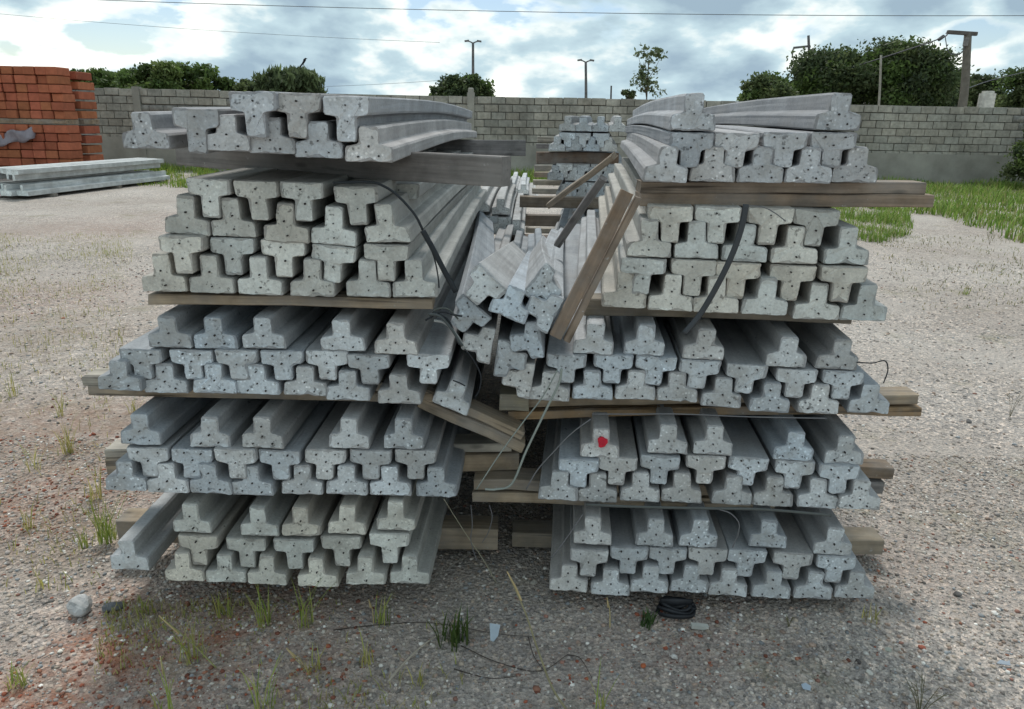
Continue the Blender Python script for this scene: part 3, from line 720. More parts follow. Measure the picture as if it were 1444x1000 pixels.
tube('wire', pp([(1208, 511), (1230, 512), (1248, 509), (1252, 522), (1246, 540)], 2.10), .002, BLK, 'black wire poking out right of third tier, front right stack', 'wire')
joist_line = tube('wire', pp([(638.5, 536.5), (648, 540), (656, 544.5)], 2.055), .0022, BLK, 'short black wire across the stem of the tilted joist', 'wire')

# ------------------------------------------------------------------ block wall
WY = 22.5
wall_top = at(700, 136.5, WY).z
xl, xr = at(-120, 150, WY).x, at(1560, 150, WY).x
wall = empty('block_wall', (0, WY, 0)); tag(wall, 'long grey concrete block wall behind the yard, cement rendered along its foot', 'wall')
def box_me(name, sx, sy, sz, bev=0.0):
    bm = bmesh.new(); bmesh.ops.create_cube(bm, size=1)
    for v in bm.verts: v.co = Vector((v.co.x * sx, v.co.y * sy, v.co.z * sz))
    if bev: bmesh.ops.bevel(bm, geom=bm.edges[:], offset=bev, segments=1, affect='EDGES')
    me = bpy.data.meshes.new(name); bm.to_mesh(me); bm.free(); return me
def put(name, me, mat, loc, parent=None, color=None, rot=None):
    if mat and not me.materials: me.materials.append(mat)
    o = bpy.data.objects.new(name, me); COL.objects.link(o); o.location = loc
    if parent: o.parent = parent
    if color: o.color = (*color, 1)
    if rot: o.rotation_euler = rot
    return o
put('mortar', box_me('mortar', xr - xl, .13, wall_top - .01), M_MORTAR, ((xl + xr) / 2, .10, (wall_top - .01) / 2), wall)
CH, CW = .207, .41
rend_z = wall_top - 6.4 * CH
nrow = 7
me_b = [box_me('block', CW - .018, .10, CH - .018, .006) for _ in range(1)]
blocks = []
for r_ in range(nrow):
    zc = wall_top - CH * (r_ + .5)
    n = int((xr - xl) / CW) + 1
    for i in range(n):
        xc = xl + CW * (i + (.5 if r_ % 2 else 0))
        blocks.append((xc, zc, r_))
def seen(xc, zc):                       # not behind the stacks in front
    d = Vector((xc, WY, zc)) - Vector((0, 0, CAM_H)); f = d.dot(_F)
    px = W_PX / 2 + F_PX * d.dot(CX) / f; py = H_PX / 2 + F_PX * d.dot(CD) / f
    if px < 128 or px > 1436: return 0
    if 200 < px < 640 and py > 150: return 0
    if 330 < px < 500: return 0
    if 900 < px < 1205 and py > 152: return 0
    return 1
vis = [b for b in blocks if seen(b[0], b[1])]
vis.sort(key=lambda b: b[2]); vset = set(vis[:300])
rest_v, rest_f = [], []
cubev = np.array([(-1, -1, -1), (1, -1, -1), (1, 1, -1), (-1, 1, -1), (-1, -1, 1), (1, -1, 1), (1, 1, 1), (-1, 1, 1)]) * .5
cubef = np.array([(0, 1, 5, 4), (1, 2, 6, 5), (2, 3, 7, 6), (3, 0, 4, 7), (4, 5, 6, 7), (3, 2, 1, 0)])
for b in blocks:
    rg = random.uniform
    if b in vset:
        f = rg(.88, 1.12); warm = rg(-.02, .03)
        put('block', me_b[0], M_BLOCK, (b[0] + rg(-.004, .004), .03 + rg(-.004, .004), b[1] + rg(-.003, .003) + .018 * math.sin(b[0] * .45) + (rg(0, .02) if b[2] == 0 else 0)), wall, (.325 * f + warm * .3, .312 * f, .268 * f - warm * .2))
    else:
        rest_v.append(cubev * np.array([CW - .018, .10, CH - .018]) + np.array([b[0], .03, b[1]])); rest_f.append(cubef + 8 * (len(rest_v) - 1))
rs = np_mesh('block_rows', np.concatenate(rest_v), np.concatenate(rest_f), M_BLOCK, wall); rs['kind'] = 'stuff'; rs.color = (.25, .24, .215, 1)
put('cement_render', box_me('cement_render', xr - xl, .12, rend_z + .3), M_RENDER, ((xl + xr) / 2, .005, (rend_z + .3) / 2 - .3), wall)
for px in (195, 664, 1160):
    xc = at(px, 150, WY).x
    put('column', box_me('column', .2, .2, wall_top + (.08 if px != 664 else .14)), M_RENDER, (xc, .02, wall_top / 2 + .03), wall)
put('coping_lump', box_me('coping_lump', .16, .16, .22, .03), M_RENDER, (at(664, 140, WY).x, .02, wall_top + .12), wall)

# ------------------------------------------------------------------ clay block pallets
def clay_pack(name, x0, x1, Yf, dep, z0, rows, cols, rh, label, side_rows=False):
    root = empty(name, (x0, Yf, z0)); tag(root, label, 'pallet', 'pallets of orange clay blocks')
    bw = (x1 - x0) / cols; me = box_me('clay_block', bw * .95, dep * .95, rh * (.92 if not side_rows else .78), .012); me.materials.append(M_CLAY)
    mw = box_me('pallet_base', x1 - x0, dep, .1); mw.materials.append(M_WOOD)
    o = put('pallet_base', mw, None, ((x1 - x0) / 2, dep / 2, .05), root, (.30, .22, .15))
    for r_ in range(rows):
        for c in range(cols):
            if random.random() < .008 and r_ > 0: continue
            f = random.uniform(.75, 1.2)
            b = put('clay_block', me, None, (bw * (c + .5) + random.uniform(-.012, .012), dep / 2 + random.uniform(-.06, .03), .1 + rh * (r_ + .5)), root, (.36 * f, .12 * f * random.uniform(.9, 1.12), .065 * f))
            b.rotation_euler = (0, 0, random.gauss(0, .02))
    return root
PY_ = 18.0
xA0, xA1, xB0, xB1 = at(-70, 160, PY_).x, at(92, 160, PY_).x, at(104, 160, PY_ + .5).x, at(138, 160, PY_ + .5).x
zt = at(60, 92, PY_).z
hp_ = zt / 2
clay_pack('clay_block_pallet', xA0, xA1, PY_, .55, 0, 6, 9, (hp_ - .12) / 6, 'lower front pallet of orange clay blocks, under the crumpled plastic')
clay_pack('clay_block_pallet', xA0 - .02, xA1 - .03, PY_ + .02, .55, hp_, 6, 10, (hp_ - .12) / 6, 'upper front pallet of orange clay blocks, left edge of picture')
clay_pack('clay_block_pallet', xA0, xA1 + .02, PY_ + .70, .72, 0, 5, 6, (hp_ - .12) / 5, 'lower rear pallet of orange clay blocks, its side facing the wall', True)
clay_pack('clay_block_pallet', xA0 - .04, xA1 + .0, PY_ + .72, .72, hp_, 5, 6, (hp_ - .16) / 5, 'upper rear pallet of orange clay blocks, its side facing the wall', True)
# crumpled plastic sheet hanging on the lower pallet
pv, pf = [], []
for i in range(13):
    for j in range(5):
        x = i / 12; z = j / 4
        pv.append((at(-4 + 54 * x, 205 - 6 * x, PY_ - .06).x, PY_ - .07 - .05 * math.sin(9 * x + 3 * z) - .03 * math.sin(23 * x), at(0 + 62 * x, 206 - 9 * x - 17 * z + 2 * math.sin(11 * x), PY_).z))
for i in range(12):
    for j in range(4): a = i * 5 + j; pf.append((a, a + 5, a + 6, a + 1))
po = mesh_obj('plastic_sheet', pv, pf, M_PLASTIC, smooth=True); po.color = (.30, .27, .30, 1); tag(po, 'crumpled grey plastic sheet hanging on the orange clay blocks', 'plastic sheet')
sm = po.modifiers.new('thick', 'SOLIDIFY'); sm.thickness = .006

# ------------------------------------------------------------------ pale beams lying at the left
PB = [(-0.02, 0.06, 0), (.24, .06, 0), (.48, .06, 0), (.72, .06, 0), (.06, .53, 1), (.34, .53, 1), (.62, .53, 1)]
p_near, p_far = gp(-14, 279), gp(196, 255)
pd = (p_far - p_near); pl = pd.length; pd.normalize(); pxr = Vector((pd.y, -pd.x, 0))
for i, (dx, z, inv) in enumerate(PB):
    w_, h_ = .25, .20
    V_, Fs, mi = joist_mesh(w_, h_, 'A', pl, 900 + i, .0, .03, 2.0)
    o = mesh_obj('concrete_beam', V_, Fs, [M_END, M_SIDE], mi=mi)
    za = Vector((0, 0, -1 if inv else 1)); xa = pd.cross(za)
    frame(o, p_near + pxr * dx + Vector((0, 0, z)) + pd * random.uniform(-.15, .15), xa, pd, za)
    f = random.uniform(.9, 1.08); o.color = (.55 * f, .57 * f, .56 * f, .3)
    tag(o, f"long pale concrete beam, {ORD[i if i < 4 else i - 4]} from left in {'lower' if not inv else 'upper'} layer, pile by clay block pallets", 'concrete beam', 'pale beams by the pallets')
for i, t in enumerate((.12, .55, .9)):
    A = p_near + pd * (pl * t) - pxr * .1; B = p_near + pd * (pl * t) + pxr * .9
    timber('timber_spacer', A + Vector((0, 0, .06)), B + Vector((0, 0, .06)), .06, .1, (.2, .18, .15), f"{('near', 'middle', 'far')[i]} timber on the ground under the pale beam pile", 'timbers under the pale beams')

# ------------------------------------------------------------------ vegetation
def leaf_cloud(centers, radii, n_each, size, cols, rg, flat=.75, elong=2.0):
    upz = 1.6 if elong > 3 else -.2
    vs, fs, cs = [], [], []
    tot = 0
    for (c, r_, n) in zip(centers, radii, n_each):
        d = np.clip(rg.normal(0, .62, (n, 3)), -1.05, 1.05); rad = np.ones(n)
        p = np.array(c) + d * rad[:, None] * np.array([r_, r_, r_ * flat]) * rg.uniform(.6, 1.25, (n, 1))
        ax = rg.normal(0, 1, (n, 3)) + np.array([0, 0, upz]); ax /= np.linalg.norm(ax, axis=1)[:, None]
        t = np.cross(ax, rg.normal(0, 1, (n, 3))); t /= np.linalg.norm(t, axis=1)[:, None]
        s = size * rg.uniform(.55, 1.35, (n, 1))
        a, b = ax * s * elong * .5, t * s * .5
        q = np.stack([p - a, p + b - a * .1, p + a, p - b - a * .1], 1)
        vs.append(q.reshape(-1, 3)); fs.append(np.arange(n * 4).reshape(n, 4) + tot); tot += n * 4
        base = np.array(cols)[rg.integers(0, len(cols))]
        c_ = base * rg.uniform(.8, 1.2) * rg.uniform(.7, 1.4, (n, 1)); cs.append(np.repeat(c_, 4, axis=0))
    return np.concatenate(vs), np.concatenate(fs), np.concatenate(cs)
DKG = [(.075, .105, .045), (.09, .12, .05), (.11, .14, .055), (.06, .085, .04)]
MDG = [(.085, .135, .035), (.115, .17, .045), (.07, .11, .03), (.14, .185, .06)]
def tree(name, label, px0, px1, pyt, pyb, Y, cols, seed, nclump, nleaf, size, cat='tree', group=None, dens=1.0, lobes=None, trunk=True, flat=.75, elong=2.0, base_z=0.0):
    rg = np.random.default_rng(seed)
    pc = at((px0 + px1) / 2, pyb, Y); hw = (at(px1, pyb, Y).x - at(px0, pyb, Y).x) / 2; zt_ = at((px0 + px1) / 2, pyt, Y).z; zb = pc.z
    root = empty(name, (pc.x, Y, base_z)); tag(root, label, cat, group)
    hh = (zt_ - zb) / 2; cen = np.array([0, 0, (zt_ + zb) / 2 - base_z])
    C, Rr, Ns = [], [], []
    nclump = int(nclump * 1.9)
    for k in range(nclump):
        a = rg.uniform(0, 6.283); rr = rg.random() ** .5 * .95; zz = rg.uniform(-.85, .9)
        lim = math.sqrt(max(.08, 1 - max(0, zz) ** 2)) if lobes is None else 1
        lim *= 1 + .15 * math.sin(3 * a + seed)
        C.append(cen + np.array([math.cos(a) * rr * hw * lim, math.sin(a) * rr * hw * .8 * lim, zz * hh * .85]))
        r_ = min(hw, hh) * rg.uniform(.20, .45); Rr.append(r_); Ns.append(int(nleaf * 1.6 * rg.uniform(.6, 1.3) * dens))
    Vv, Ff, Cc = leaf_cloud(C, Rr, Ns, size * .50, cols, rg, flat, elong)
    np_mesh('crown', Vv, Ff, M_LEAF, root, Cc)
    # trunk and limbs
    vs, fs = [], []
    def limb(P, r0, r1):
        v_, f_ = tube_geo(P, r0, r1, 6); b0 = len(vs); vs.extend(v_); fs.extend([tuple(i + b0 for i in f) for f in f_])
    tr = max(.03, hw * .06)
    top = cen + np.array([0, 0, hh * .3])
    limb([Vector((0, 0, -.1)), Vector((hw * .05, 0, cen[2] * .5)), Vector(cen), Vector(top)], tr, tr * .4)
    for c in C[:min(14, len(C))]:
        s = Vector((0, 0, max(.3, cen[2] - hh * rg.uniform(.2, .9))))
        limb([s, (s + Vector(c)) / 2 + Vector((0, 0, -.05 * hh)), Vector(c)], tr * .45, tr * .12)
    mesh_obj('trunk', vs, fs, M_BARK, root, smooth=True)
    return root
GT = 'trees beyond the block wall'
tree('leafy_bush', 'broad leafy green bush above the wall, behind the orange clay blocks', 172, 318, 89, 150, 25.5, MDG, 1, 34, 260, .15, 'bush', GT)
tree('leafy_bush', 'low green bush peeping over the orange clay blocks', 92, 172, 98, 150, 27, MDG, 2, 20, 220, .14, 'bush', GT)
tree('leafy_bush', 'small dark bush between broad bush and feathery shrub above the wall', 300, 372, 110, 150, 26.5, DKG, 3, 14, 160, .12, 'bush', GT)
tree('feathery_shrub', 'feathery olive shrub rising behind top tier of front left stack', 368, 462, 101, 150, 25.5, [(.09, .12, .055), (.11, .145, .065)], 4, 26, 90, .17, 'shrub', GT, flat=1.2, elong=3.5)
tree('round_bush', 'round dark green bush above the wall beside the twin lamp post', 612, 695, 104, 160, 29, DKG + MDG[:1], 5, 30, 260, .14, 'bush', GT)
tree('young_tree', 'thin sapling with sparse leaves rising above the wall', 890, 932, 58, 142, 24.5, [(.10, .13, .06), (.13, .16, .075)], 6, 15, 15, .13, 'tree', GT, lobes=1)
tree('scrub_sprig', 'low sprig of leaves on the wall at foot of the sapling', 872, 908, 126, 146, 24, DKG, 7, 6, 60, .10, 'shrub', GT)
tree('dense_tree', 'large dense dark tree left of the thin bare pole, above wall', 1108, 1216, 68, 172, 31, DKG + MDG[:2], 8, 46, 330, .16, 'tree', GT)
tree('dense_tree', 'largest dense dark tree behind the thin bare pole, above wall', 1190, 1328, 61, 175, 30, DKG + MDG[:1], 9, 64, 330, .16, 'tree', GT)
tree('leafy_bush', 'low bushes sloping down left of the large dark trees', 1040, 1122, 104, 165, 29, MDG + DKG, 10, 26, 240, .14, 'bush', GT)
tree('dense_tree', 'dark lower tree joining the largest tree and the power pole', 1290, 1352, 96, 175, 31, DKG + MDG[:1], 14, 24, 260, .15, 'tree', GT)
tree('leafy_bush', 'trailing low bushes right of the broad leafy bush, left', 120, 200, 98, 150, 26, MDG, 15, 18, 200, .14, 'bush', GT)
tree('dense_tree', 'small dark tree behind the concrete power pole', 1340, 1412, 103, 170, 36, DKG, 11, 26, 260, .16, 'tree', GT)
tree('dense_tree', 'dark tree cut by right edge of the picture above wall', 1408, 1480, 94, 170, 33, DKG + MDG[:1], 12, 26, 240, .16, 'tree', GT)
tree('wall_shrub', 'dark green shrub against the wall at right edge', 1430, 1500, 152, 262, 20.5, DKG + MDG[:2], 13, 34, 300, .10, 'shrub')

def blade_geo(px, py, pz, h, w, lean, az, rg):
    n = len(px)
    dx, dy = np.cos(az), np.sin(az); sx, sy = -dy, dx
    def pt(t, hw):
        off = lean * h * t ** 1.8
        c = np.stack([px + dx * off, py + dy * off, pz + h * t * (1 - .25 * lean * t)], -1)
        s = np.stack([sx * hw, sy * hw, np.zeros(n)], -1)
        return c, s
    c0, s0 = pt(0, w * .5); c1, s1 = pt(.45, w * .42); c2, s2 = pt(.8, w * .25); c3, _ = pt(1.0, w * 0)
    V_ = np.stack([c0 - s0, c0 + s0, c1 - s1, c1 + s1, c2 - s2, c2 + s2, c3], 1)
    F1 = np.array([(0, 1, 3, 2), (2, 3, 5, 4), (4, 5, 6, 6)])
    return V_.reshape(-1, 3), n
def blades(name, px, py, h, w, cols, rg, parent=None, lean=(.1, .8), pz=None, loc=None):
    n = len(px); pz = np.zeros(n) if pz is None else pz
    V_, n = blade_geo(px, py, pz, h, w, rg.uniform(*lean, n), rg.uniform(0, 6.283, n), rg)
    T = np.array([(0, 1, 3), (0, 3, 2), (2, 3, 5), (2, 5, 4), (4, 5, 6)])
    F_ = (T[None] + (np.arange(n) * 7)[:, None, None]).reshape(-1, 3)
    c = np.array(cols)[rg.integers(0, len(cols), n)] * rg.uniform(.75, 1.3, (n, 1))
    o = np_mesh(name, V_, F_, M_GRASS, parent, np.repeat(c, 7, axis=0))
    if loc is not None: o.location = loc
    return o
GRN = [(.16, .26, .045), (.20, .31, .055), (.12, .21, .035), (.25, .33, .08), (.30, .30, .12)]
rg = np.random.default_rng(5)
def grass_area(label, n, poly_px, h0, h1, w, cols=GRN, clump=True):
    P = [gp(*p) for p in poly_px]; xs = [p.x for p in P]; ys = [p.y for p in P]
    X_, Y_ = [], []
    while len(X_) < n:
        x = rg.uniform(min(xs), max(xs), 4000); y = rg.uniform(min(ys), max(ys), 4000)
        ins = np.zeros(4000, bool); j = len(P) - 1
        for i in range(len(P)):
            c = ((ys[i] > y) != (ys[j] > y)) & (x < (xs[j] - xs[i]) * (y - ys[i]) / (ys[j] - ys[i] + 1e-9) + xs[i]); ins ^= c; j = i
        if clump: ins &= rg.random(4000) < np.clip(.50 + .50 * wob(1.1 * x, 1.1 * y) + .25 * np.sin(5 * x + 3 * y), .03, 1)
        X_.extend(x[ins]); Y_.extend(y[ins])
    x, y = np.array(X_[:n]), np.array(Y_[:n])
    h = rg.uniform(h0, h1, n) * np.clip(.75 + .35 * wob(.9 * x + 3, .9 * y), .35, 1.4)
    o = blades('grass', x, y, h, w, cols, rg)
    return tag(o, label, 'grass', kind='stuff')
grass_area('tall green grass growing along the foot of the wall, right', 15000, [(1180, 256), (1600, 262), (1700, 365), (1444, 346), (1320, 304), (1230, 298)], .10, .34, .022)
grass_area('short green grass patch beside second tier, front right stack', 5000, [(1150, 270), (1270, 280), (1290, 330), (1240, 344), (1180, 335)], .08, .24, .012)
grass_area('yellow green grass behind the pale beams', 5000, [(150, 228), (330, 232), (340, 262), (262, 266), (195, 264), (180, 250)], .08, .26, .016, GRN[:4] + [(.30, .33, .05)])
grass_area('green grass strip seen through the gap under the wall', 4500, [(560, 236), (800, 240), (800, 262), (560, 260)], .12, .40, .022)
grass_area('thin weeds along the wall foot behind the left stack', 3000, [(-100, 224), (560, 234), (560, 250), (-100, 240)], .1, .3, .02)
grass_area('scattered low weeds on the far gravel, right', 1300, [(1210, 330), (1444, 334), (1600, 420), (1300, 440)], .02, .07, .008, [(.20, .20, .08), (.28, .24, .13), (.14, .17, .05)])
grass_area('thin mixed weeds in the shaded gravel before the left stack', 1100, [(150, 850), (640, 850), (660, 1010), (120, 1010)], .015, .06, .0035, [(.34, .33, .11), (.28, .30, .08), (.40, .33, .18)])
grass_area('scattered dry yellow weeds on gravel, left of the stacks', 5200, [(-60, 330), (190, 330), (170, 520), (140, 740), (150, 830), (-150, 860)], .012, .075, .004, [(.42, .38, .13), (.36, .35, .11), (.30, .33, .09), (.40, .33, .18)])
DRY = [(.46, .41, .13), (.40, .38, .11), (.34, .36, .09), (.50, .43, .22)]
SPR = [(.26, .34, .07), (.32, .38, .09), (.38, .38, .12), (.22, .29, .06)]
def tuft(px, py, n, h, w, cols, label, spread=.03, lean=(.1, .6), name='grass_tuft', group='grass tufts in the gravel'):
    p = gp(px, py); r2 = np.random.default_rng(int(px * 7 + py))
    a = r2.uniform(0, 6.283, n); r_ = spread * r2.random(n) ** .5
    o = blades(name, r_ * np.cos(a), r_ * np.sin(a), h * r2.uniform(.45, 1.1, n), w, cols, r2, lean=lean, loc=(p.x, p.y, -.003))
    return tag(o, label, 'grass tuft', group)
TUFTS = [
 (150, 762, 46, .20, .0042, SPR, 'lush green tuft at left end of fourth tier, beside the loose joist', .035),
 (98, 640, 22, .20, .0042, DRY, 'yellow green sprout in gravel beside the pale board end'),
 (50, 665, 12, .16, .004, DRY, 'slim yellow sprout farthest left in the gravel'),
 (118, 770, 12, .10, .0042, SPR, 'small green sprout just left of the lush tuft foot'),
 (135, 705, 16, .16, .0042, DRY, 'yellow tuft between two board ends at left of the stack'),
 (20, 560, 14, .16, .004, DRY, 'dry sprout near left edge beyond the gravel bend'),
 (85, 590, 16, .18, .004, DRY, 'slim dry sprout beside the upper yellow sprout'),
 (40, 745, 14, .12, .004, DRY, 'dry yellow tuft above the grey rock near left edge'),
 (190, 585, 14, .12, .004, DRY, 'yellow blades standing behind the third tier board end'),
 (205, 865, 16, .09, .004, SPR + DRY, 'short mixed tuft before the loose joist end'),
 (60, 830, 10, .08, .004, DRY, 'tiny yellow sprout left of the grey rock'),
 (25, 968, 26, .07, .0042, SPR, 'low dark green tuft in the bottom left corner'),
 (640, 905, 44, .11, .006, [(.06, .10, .025), (.09, .13, .03)], 'dark green tuft in the shade before the gap', .05),
 (375, 880, 20, .15, .0042, SPR, 'green tuft under middle of bottom tier, front left stack'),
 (432, 882, 18, .18, .0042, SPR, 'taller green blades under fourth joist of bottom tier, left'),
 (318, 868, 18, .12, .0042, SPR + DRY, 'thin tuft under second joist of bottom tier, left'),
 (540, 880, 12, .14, .0042, SPR, 'upright green blades under fifth joist of bottom tier, left'),
 (515, 935, 16, .10, .004, DRY, 'sparse dry tuft in gravel below the fifth joist, left'),
 (272, 925, 26, .13, .0042, SPR + DRY, 'tuft of green and dry blades beside the fallen seed stalk', .04),
 (372, 1000, 12, .17, .0042, SPR, 'green blades at bottom edge below the left stack'),
 (233, 1010, 8, .19, .0042, SPR, 'single green blades at bottom edge, left of centre'),
 (916, 880, 30, .05, .007, [(.05, .09, .03), (.07, .12, .035)], 'small dark green weed beside the black coil', .03),
 (845, 1015, 10, .17, .0042, SPR, 'green blade bunch at bottom edge before the right stack'),
 (1226, 875, 16, .06, .004, DRY, 'low dry tuft at right end of bottom tier, right'),
 (1362, 415, 24, .08, .0042, SPR, 'small green tuft alone on far gravel, right'),
 (440, 950, 18, .09, .004, DRY, 'short dry tuft beneath the yellow seed head'),
 (590, 965, 12, .07, .004, DRY, 'short sparse tuft beside the pale dry twig'),
]
for a in TUFTS:
    tuft(a[0], a[1], a[2], a[3], a[4], a[5], a[6], a[7] if len(a) > 7 else .025)
# single stalks and twigs
def g_up(px, py, dz_px): ...
def stalk(name, pts, r0, tint, label, cat='stalk', r1=None, head=None, head_r=.004, head_tint=(.55, .42, .22)):
    o = tube(name, pts, r0, tint, label, cat, 'dry stalks and twigs on the ground', r1=r1 or r0 * .5, mat=M_STALK)
    if head:
        vs, fs = tube_geo(head, head_r * .6, head_r * .35, 6); h_ = mesh_obj('seed_head', vs, fs, M_STALK, o, smooth=True); h_.color = (*head_tint, 1)
    return o
b0 = gp(800, 1003)
Yb = b0.y
stalk('seed_stalk', [b0, at(778, 968, Yb + .02), at(758, 915, Yb + .05), at(740, 862, Yb + .08), at(716, 808, Yb + .1)], .0036, (.30, .27, .16), 'tall dry grass stalk with seed head before the gap', head=[at(735, 847, Yb + .088), at(727, 828, Yb + .094), at(715, 806, Yb + .1)], head_r=.0055)
b1 = gp(700, 822)
stalk('dry_stalk', [b1, at(682, 790, b1.y - .03), at(655, 750, b1.y - .08), at(626, 704, 2.03)], .0022, (.38, .36, .26), 'long pale straw leaning from gap ground up to fourth tier')
for q_, (pa, pb_, r_, lab) in enumerate((((305, 942), (224, 868), .0035, 'pale fallen grass stalk with seed head before left stack'), ((438, 952), (404, 914), .004, 'short straw with yellow seed head in the gravel'), ((860, 885), (856, 842), .003, 'short straw upright at second joist of bottom tier, right'), ((238, 1000), (226, 925), .003, 'straw with yellow tip at bottom edge'), ((527, 880), (520, 845), .0035, 'bent dry leaf under bottom tier, left'))):
    p0 = gp(*pa); p1 = at(*pb_, p0.y + .06)
    stalk('dry_stalk', [p0, (p0 + p1) / 2 + Vector((.004, 0, .006)), p1], .0022, (.30, .30, .12) if q_ in (0, 3) else (.45, .36, .18), lab, head=[(p0 * .35 + p1 * .65), p1], head_r=r_ * 1.5)
def onground(L_, dz=.006): return [gp(x, y) + Vector((0, 0, dz)) for x, y in L_]
stalk('dry_twig', onground([(548, 966), (568, 942), (596, 915), (622, 897)], .012), .004, (.48, .42, .34), 'pale dry twig lying on gravel below the gap', 'twig')
for P_, lab in (([(470, 890), (540, 882), (610, 880), (700, 895), (760, 900)], 'long dark runner twig on ground before the gap'), ([(650, 912), (700, 935), (760, 948), (800, 925)], 'forked dark runner twig below the paper scrap'),
                ([(640, 945), (690, 958), (730, 955)], 'short dark twig lying lower before the gap'), ([(800, 925), (818, 930), (835, 958)], 'curled dark twig end near the bottom middle'),
                ([(745, 900), (752, 925), (764, 944)], 'thin dark twig joining the runners'), ([(0, 683), (30, 681), (58, 678)], 'dark stick at left edge of the gravel')):
    stalk('dark_twig', onground(P_, .004), .0017, (.075, .06, .05), lab, 'twig')
for q_, P_ in enumerate(([(610, 830), (648, 800), (690, 780)], [(690, 765), (700, 790), (730, 800)], [(640, 790), (660, 806), (700, 806)], [(620, 850), (655, 838), (690, 845)])):
    stalk('dry_twig', onground(P_, .03), .0018, (.30, .28, .24), ['thin twig reaching out of the gap at lower left', 'thin twig below the posts in the gap', 'thin curved twig lying in the gap', 'thin twig lying just before the gap'][q_], 'twig')
def bare_weed(px, py, H_, n, label, tint=(.16, .15, .08)):
    p = gp(px, py); r2 = np.random.default_rng(int(px)); vs, fs = [], []
    for k in range(n):
        a = r2.uniform(0, 6.283); l = H_ * r2.uniform(.6, 1.1); s = r2.uniform(.15, .5)
        P_ = [Vector((0, 0, -.003)), Vector((math.cos(a) * l * s * .4, math.sin(a) * l * s * .4, l * .5)), Vector((math.cos(a) * l * s, math.sin(a) * l * s, l))]
        v_, f_ = tube_geo(P_, .0016, .0007, 4); b = len(vs); vs.extend(v_); fs.extend([tuple(i + b for i in f) for f in f_])
        for j in range(3):
            q0 = P_[1].lerp(P_[2], .2 + .25 * j); a2 = a + r2.uniform(-1.4, 1.4)
            v_, f_ = tube_geo([q0, q0 + Vector((math.cos(a2), math.sin(a2), .7)) * l * .22], .001, .0005, 4); b = len(vs); vs.extend(v_); fs.extend([tuple(i + b for i in f) for f in f_])
    o = mesh_obj('bare_weed', vs, fs, M_STALK); o.location = p; o.color = (*tint, 1)
    tag(o, label, 'weed', 'bare weeds in the gravel')
bare_weed(1296, 1012, .14, 8, 'thin branching weed at bottom edge before the right stack')
bare_weed(1424, 588, .16, 4, 'thin bare weed standing on gravel near right edge')
bare_weed(1260, 340, .2, 6, 'thin dark weed standing beside the short grass patch')
bare_weed(1395, 345, .22, 6, 'thin weed on far gravel before the tall grass')
bare_weed(1112, 745 + 140, .05, 5, 'tiny bare weed under bottom tier, right')

# ------------------------------------------------------------------ stones and litter
def rock(px, py, s, sc, tint, label, sub=2, name='stone', cat='stone', group='larger stones in the gravel'):
    bm = bmesh.new(); bmesh.ops.create_icosphere(bm, subdivisions=sub, radius=1); r2 = random.Random(int(px * 3 + py))
    ph_ = [r2.uniform(0, 6.28) for _ in range(6)]
    for v in bm.verts:
        d = v.co.normalized()
        k = 1 + .14 * math.sin(3 * d.x + ph_[0]) * math.sin(2.6 * d.y + ph_[1]) + .10 * math.sin(5 * d.z + 3 * d.x + ph_[2]) + r2.uniform(-.05, .05)
        v.co = Vector((d.x * sc[0], d.y * sc[1], d.z * sc[2])) * (s * k)
    me = bpy.data.meshes.new(name); bm.to_mesh(me); bm.free(); me.materials.append(M_STONE)
    o = bpy.data.objects.new(name, me); COL.objects.link(o); p = gp(px, py); o.location = (p.x, p.y, sc[2] * s * .55)
    o.rotation_euler = (r2.uniform(-.3, .3), r2.uniform(-.3, .3), r2.uniform(0, 6.28)); o.color = (*tint, 1)
    tag(o, label, cat, group)
rock(115, 862, .036, (1.1, .9, .95), (.40, .40, .39), 'fist sized pale grey rock in gravel, bottom left', 3)
rock(160, 858, .026, (1.5, .9, .5), (.13, .135, .14), 'flat dark grey stone right of the pale rock', 2)
rock(752, 823, .011, (1.2, .9, .8), (.42, .39, .34), 'pale round pebble on the ground inside the gap')
for x, y, s, t, lb in ((1210, 935, .010, (.09, .08, .075), 'small dark stone before right end of the right stack'), (1226, 950, .009, (.60, .58, .52), 'small white stone beside the dark one, right'), (1300, 915, .010, (.36, .12, .08), 'small brick red stone, right foreground'),
                       (907, 940, .009, (.42, .13, .06), 'small orange brick chip before the right stack'), (1252, 918, .011, (.42, .44, .38), 'pale greenish stone, right foreground'), (950, 927, .009, (.62, .6, .56), 'small white pebble below the black coil'), (1402, 866, .010, (.66, .64, .60), 'white pebble at right, far from the stack'),
                       (1366, 596, .016, (.15, .145, .14), 'dark stone alone on gravel, far right'), (1350, 840, .013, (.12, .115, .11), 'dark flat stone on right gravel'), (85, 920, .008, (.6, .57, .5), 'small white pebble near left edge')):
    rock(x, y, s, (1.2, .9, .7), t, lb, 2)
def scrap(px, py, pts, tint, label, thick=.004, tilt=.2, z=.006):
    n = len(pts); vs = [(x, y, tilt * y) for x, y in pts] + [(x, y, tilt * y - thick) for x, y in pts]
    fs = [tuple(range(n)), tuple(range(2 * n - 1, n - 1, -1))] + [(i, i + n, (i + 1) % n + n, (i + 1) % n) for i in range(n)]
    o = mesh_obj('litter_scrap', vs, fs, M_PLASTIC); p = gp(px, py); o.location = (p.x, p.y, z); o.color = (*tint, 1); tag(o, label, 'litter', 'litter on the gravel')
scrap(697, 898, [(-.016, .03), (.018, .026), (.012, -.004), (-.002, -.02), (-.012, -.016)], (.50, .58, .64), 'pale blue paper scrap on ground before the gap', .002, .6, .010)
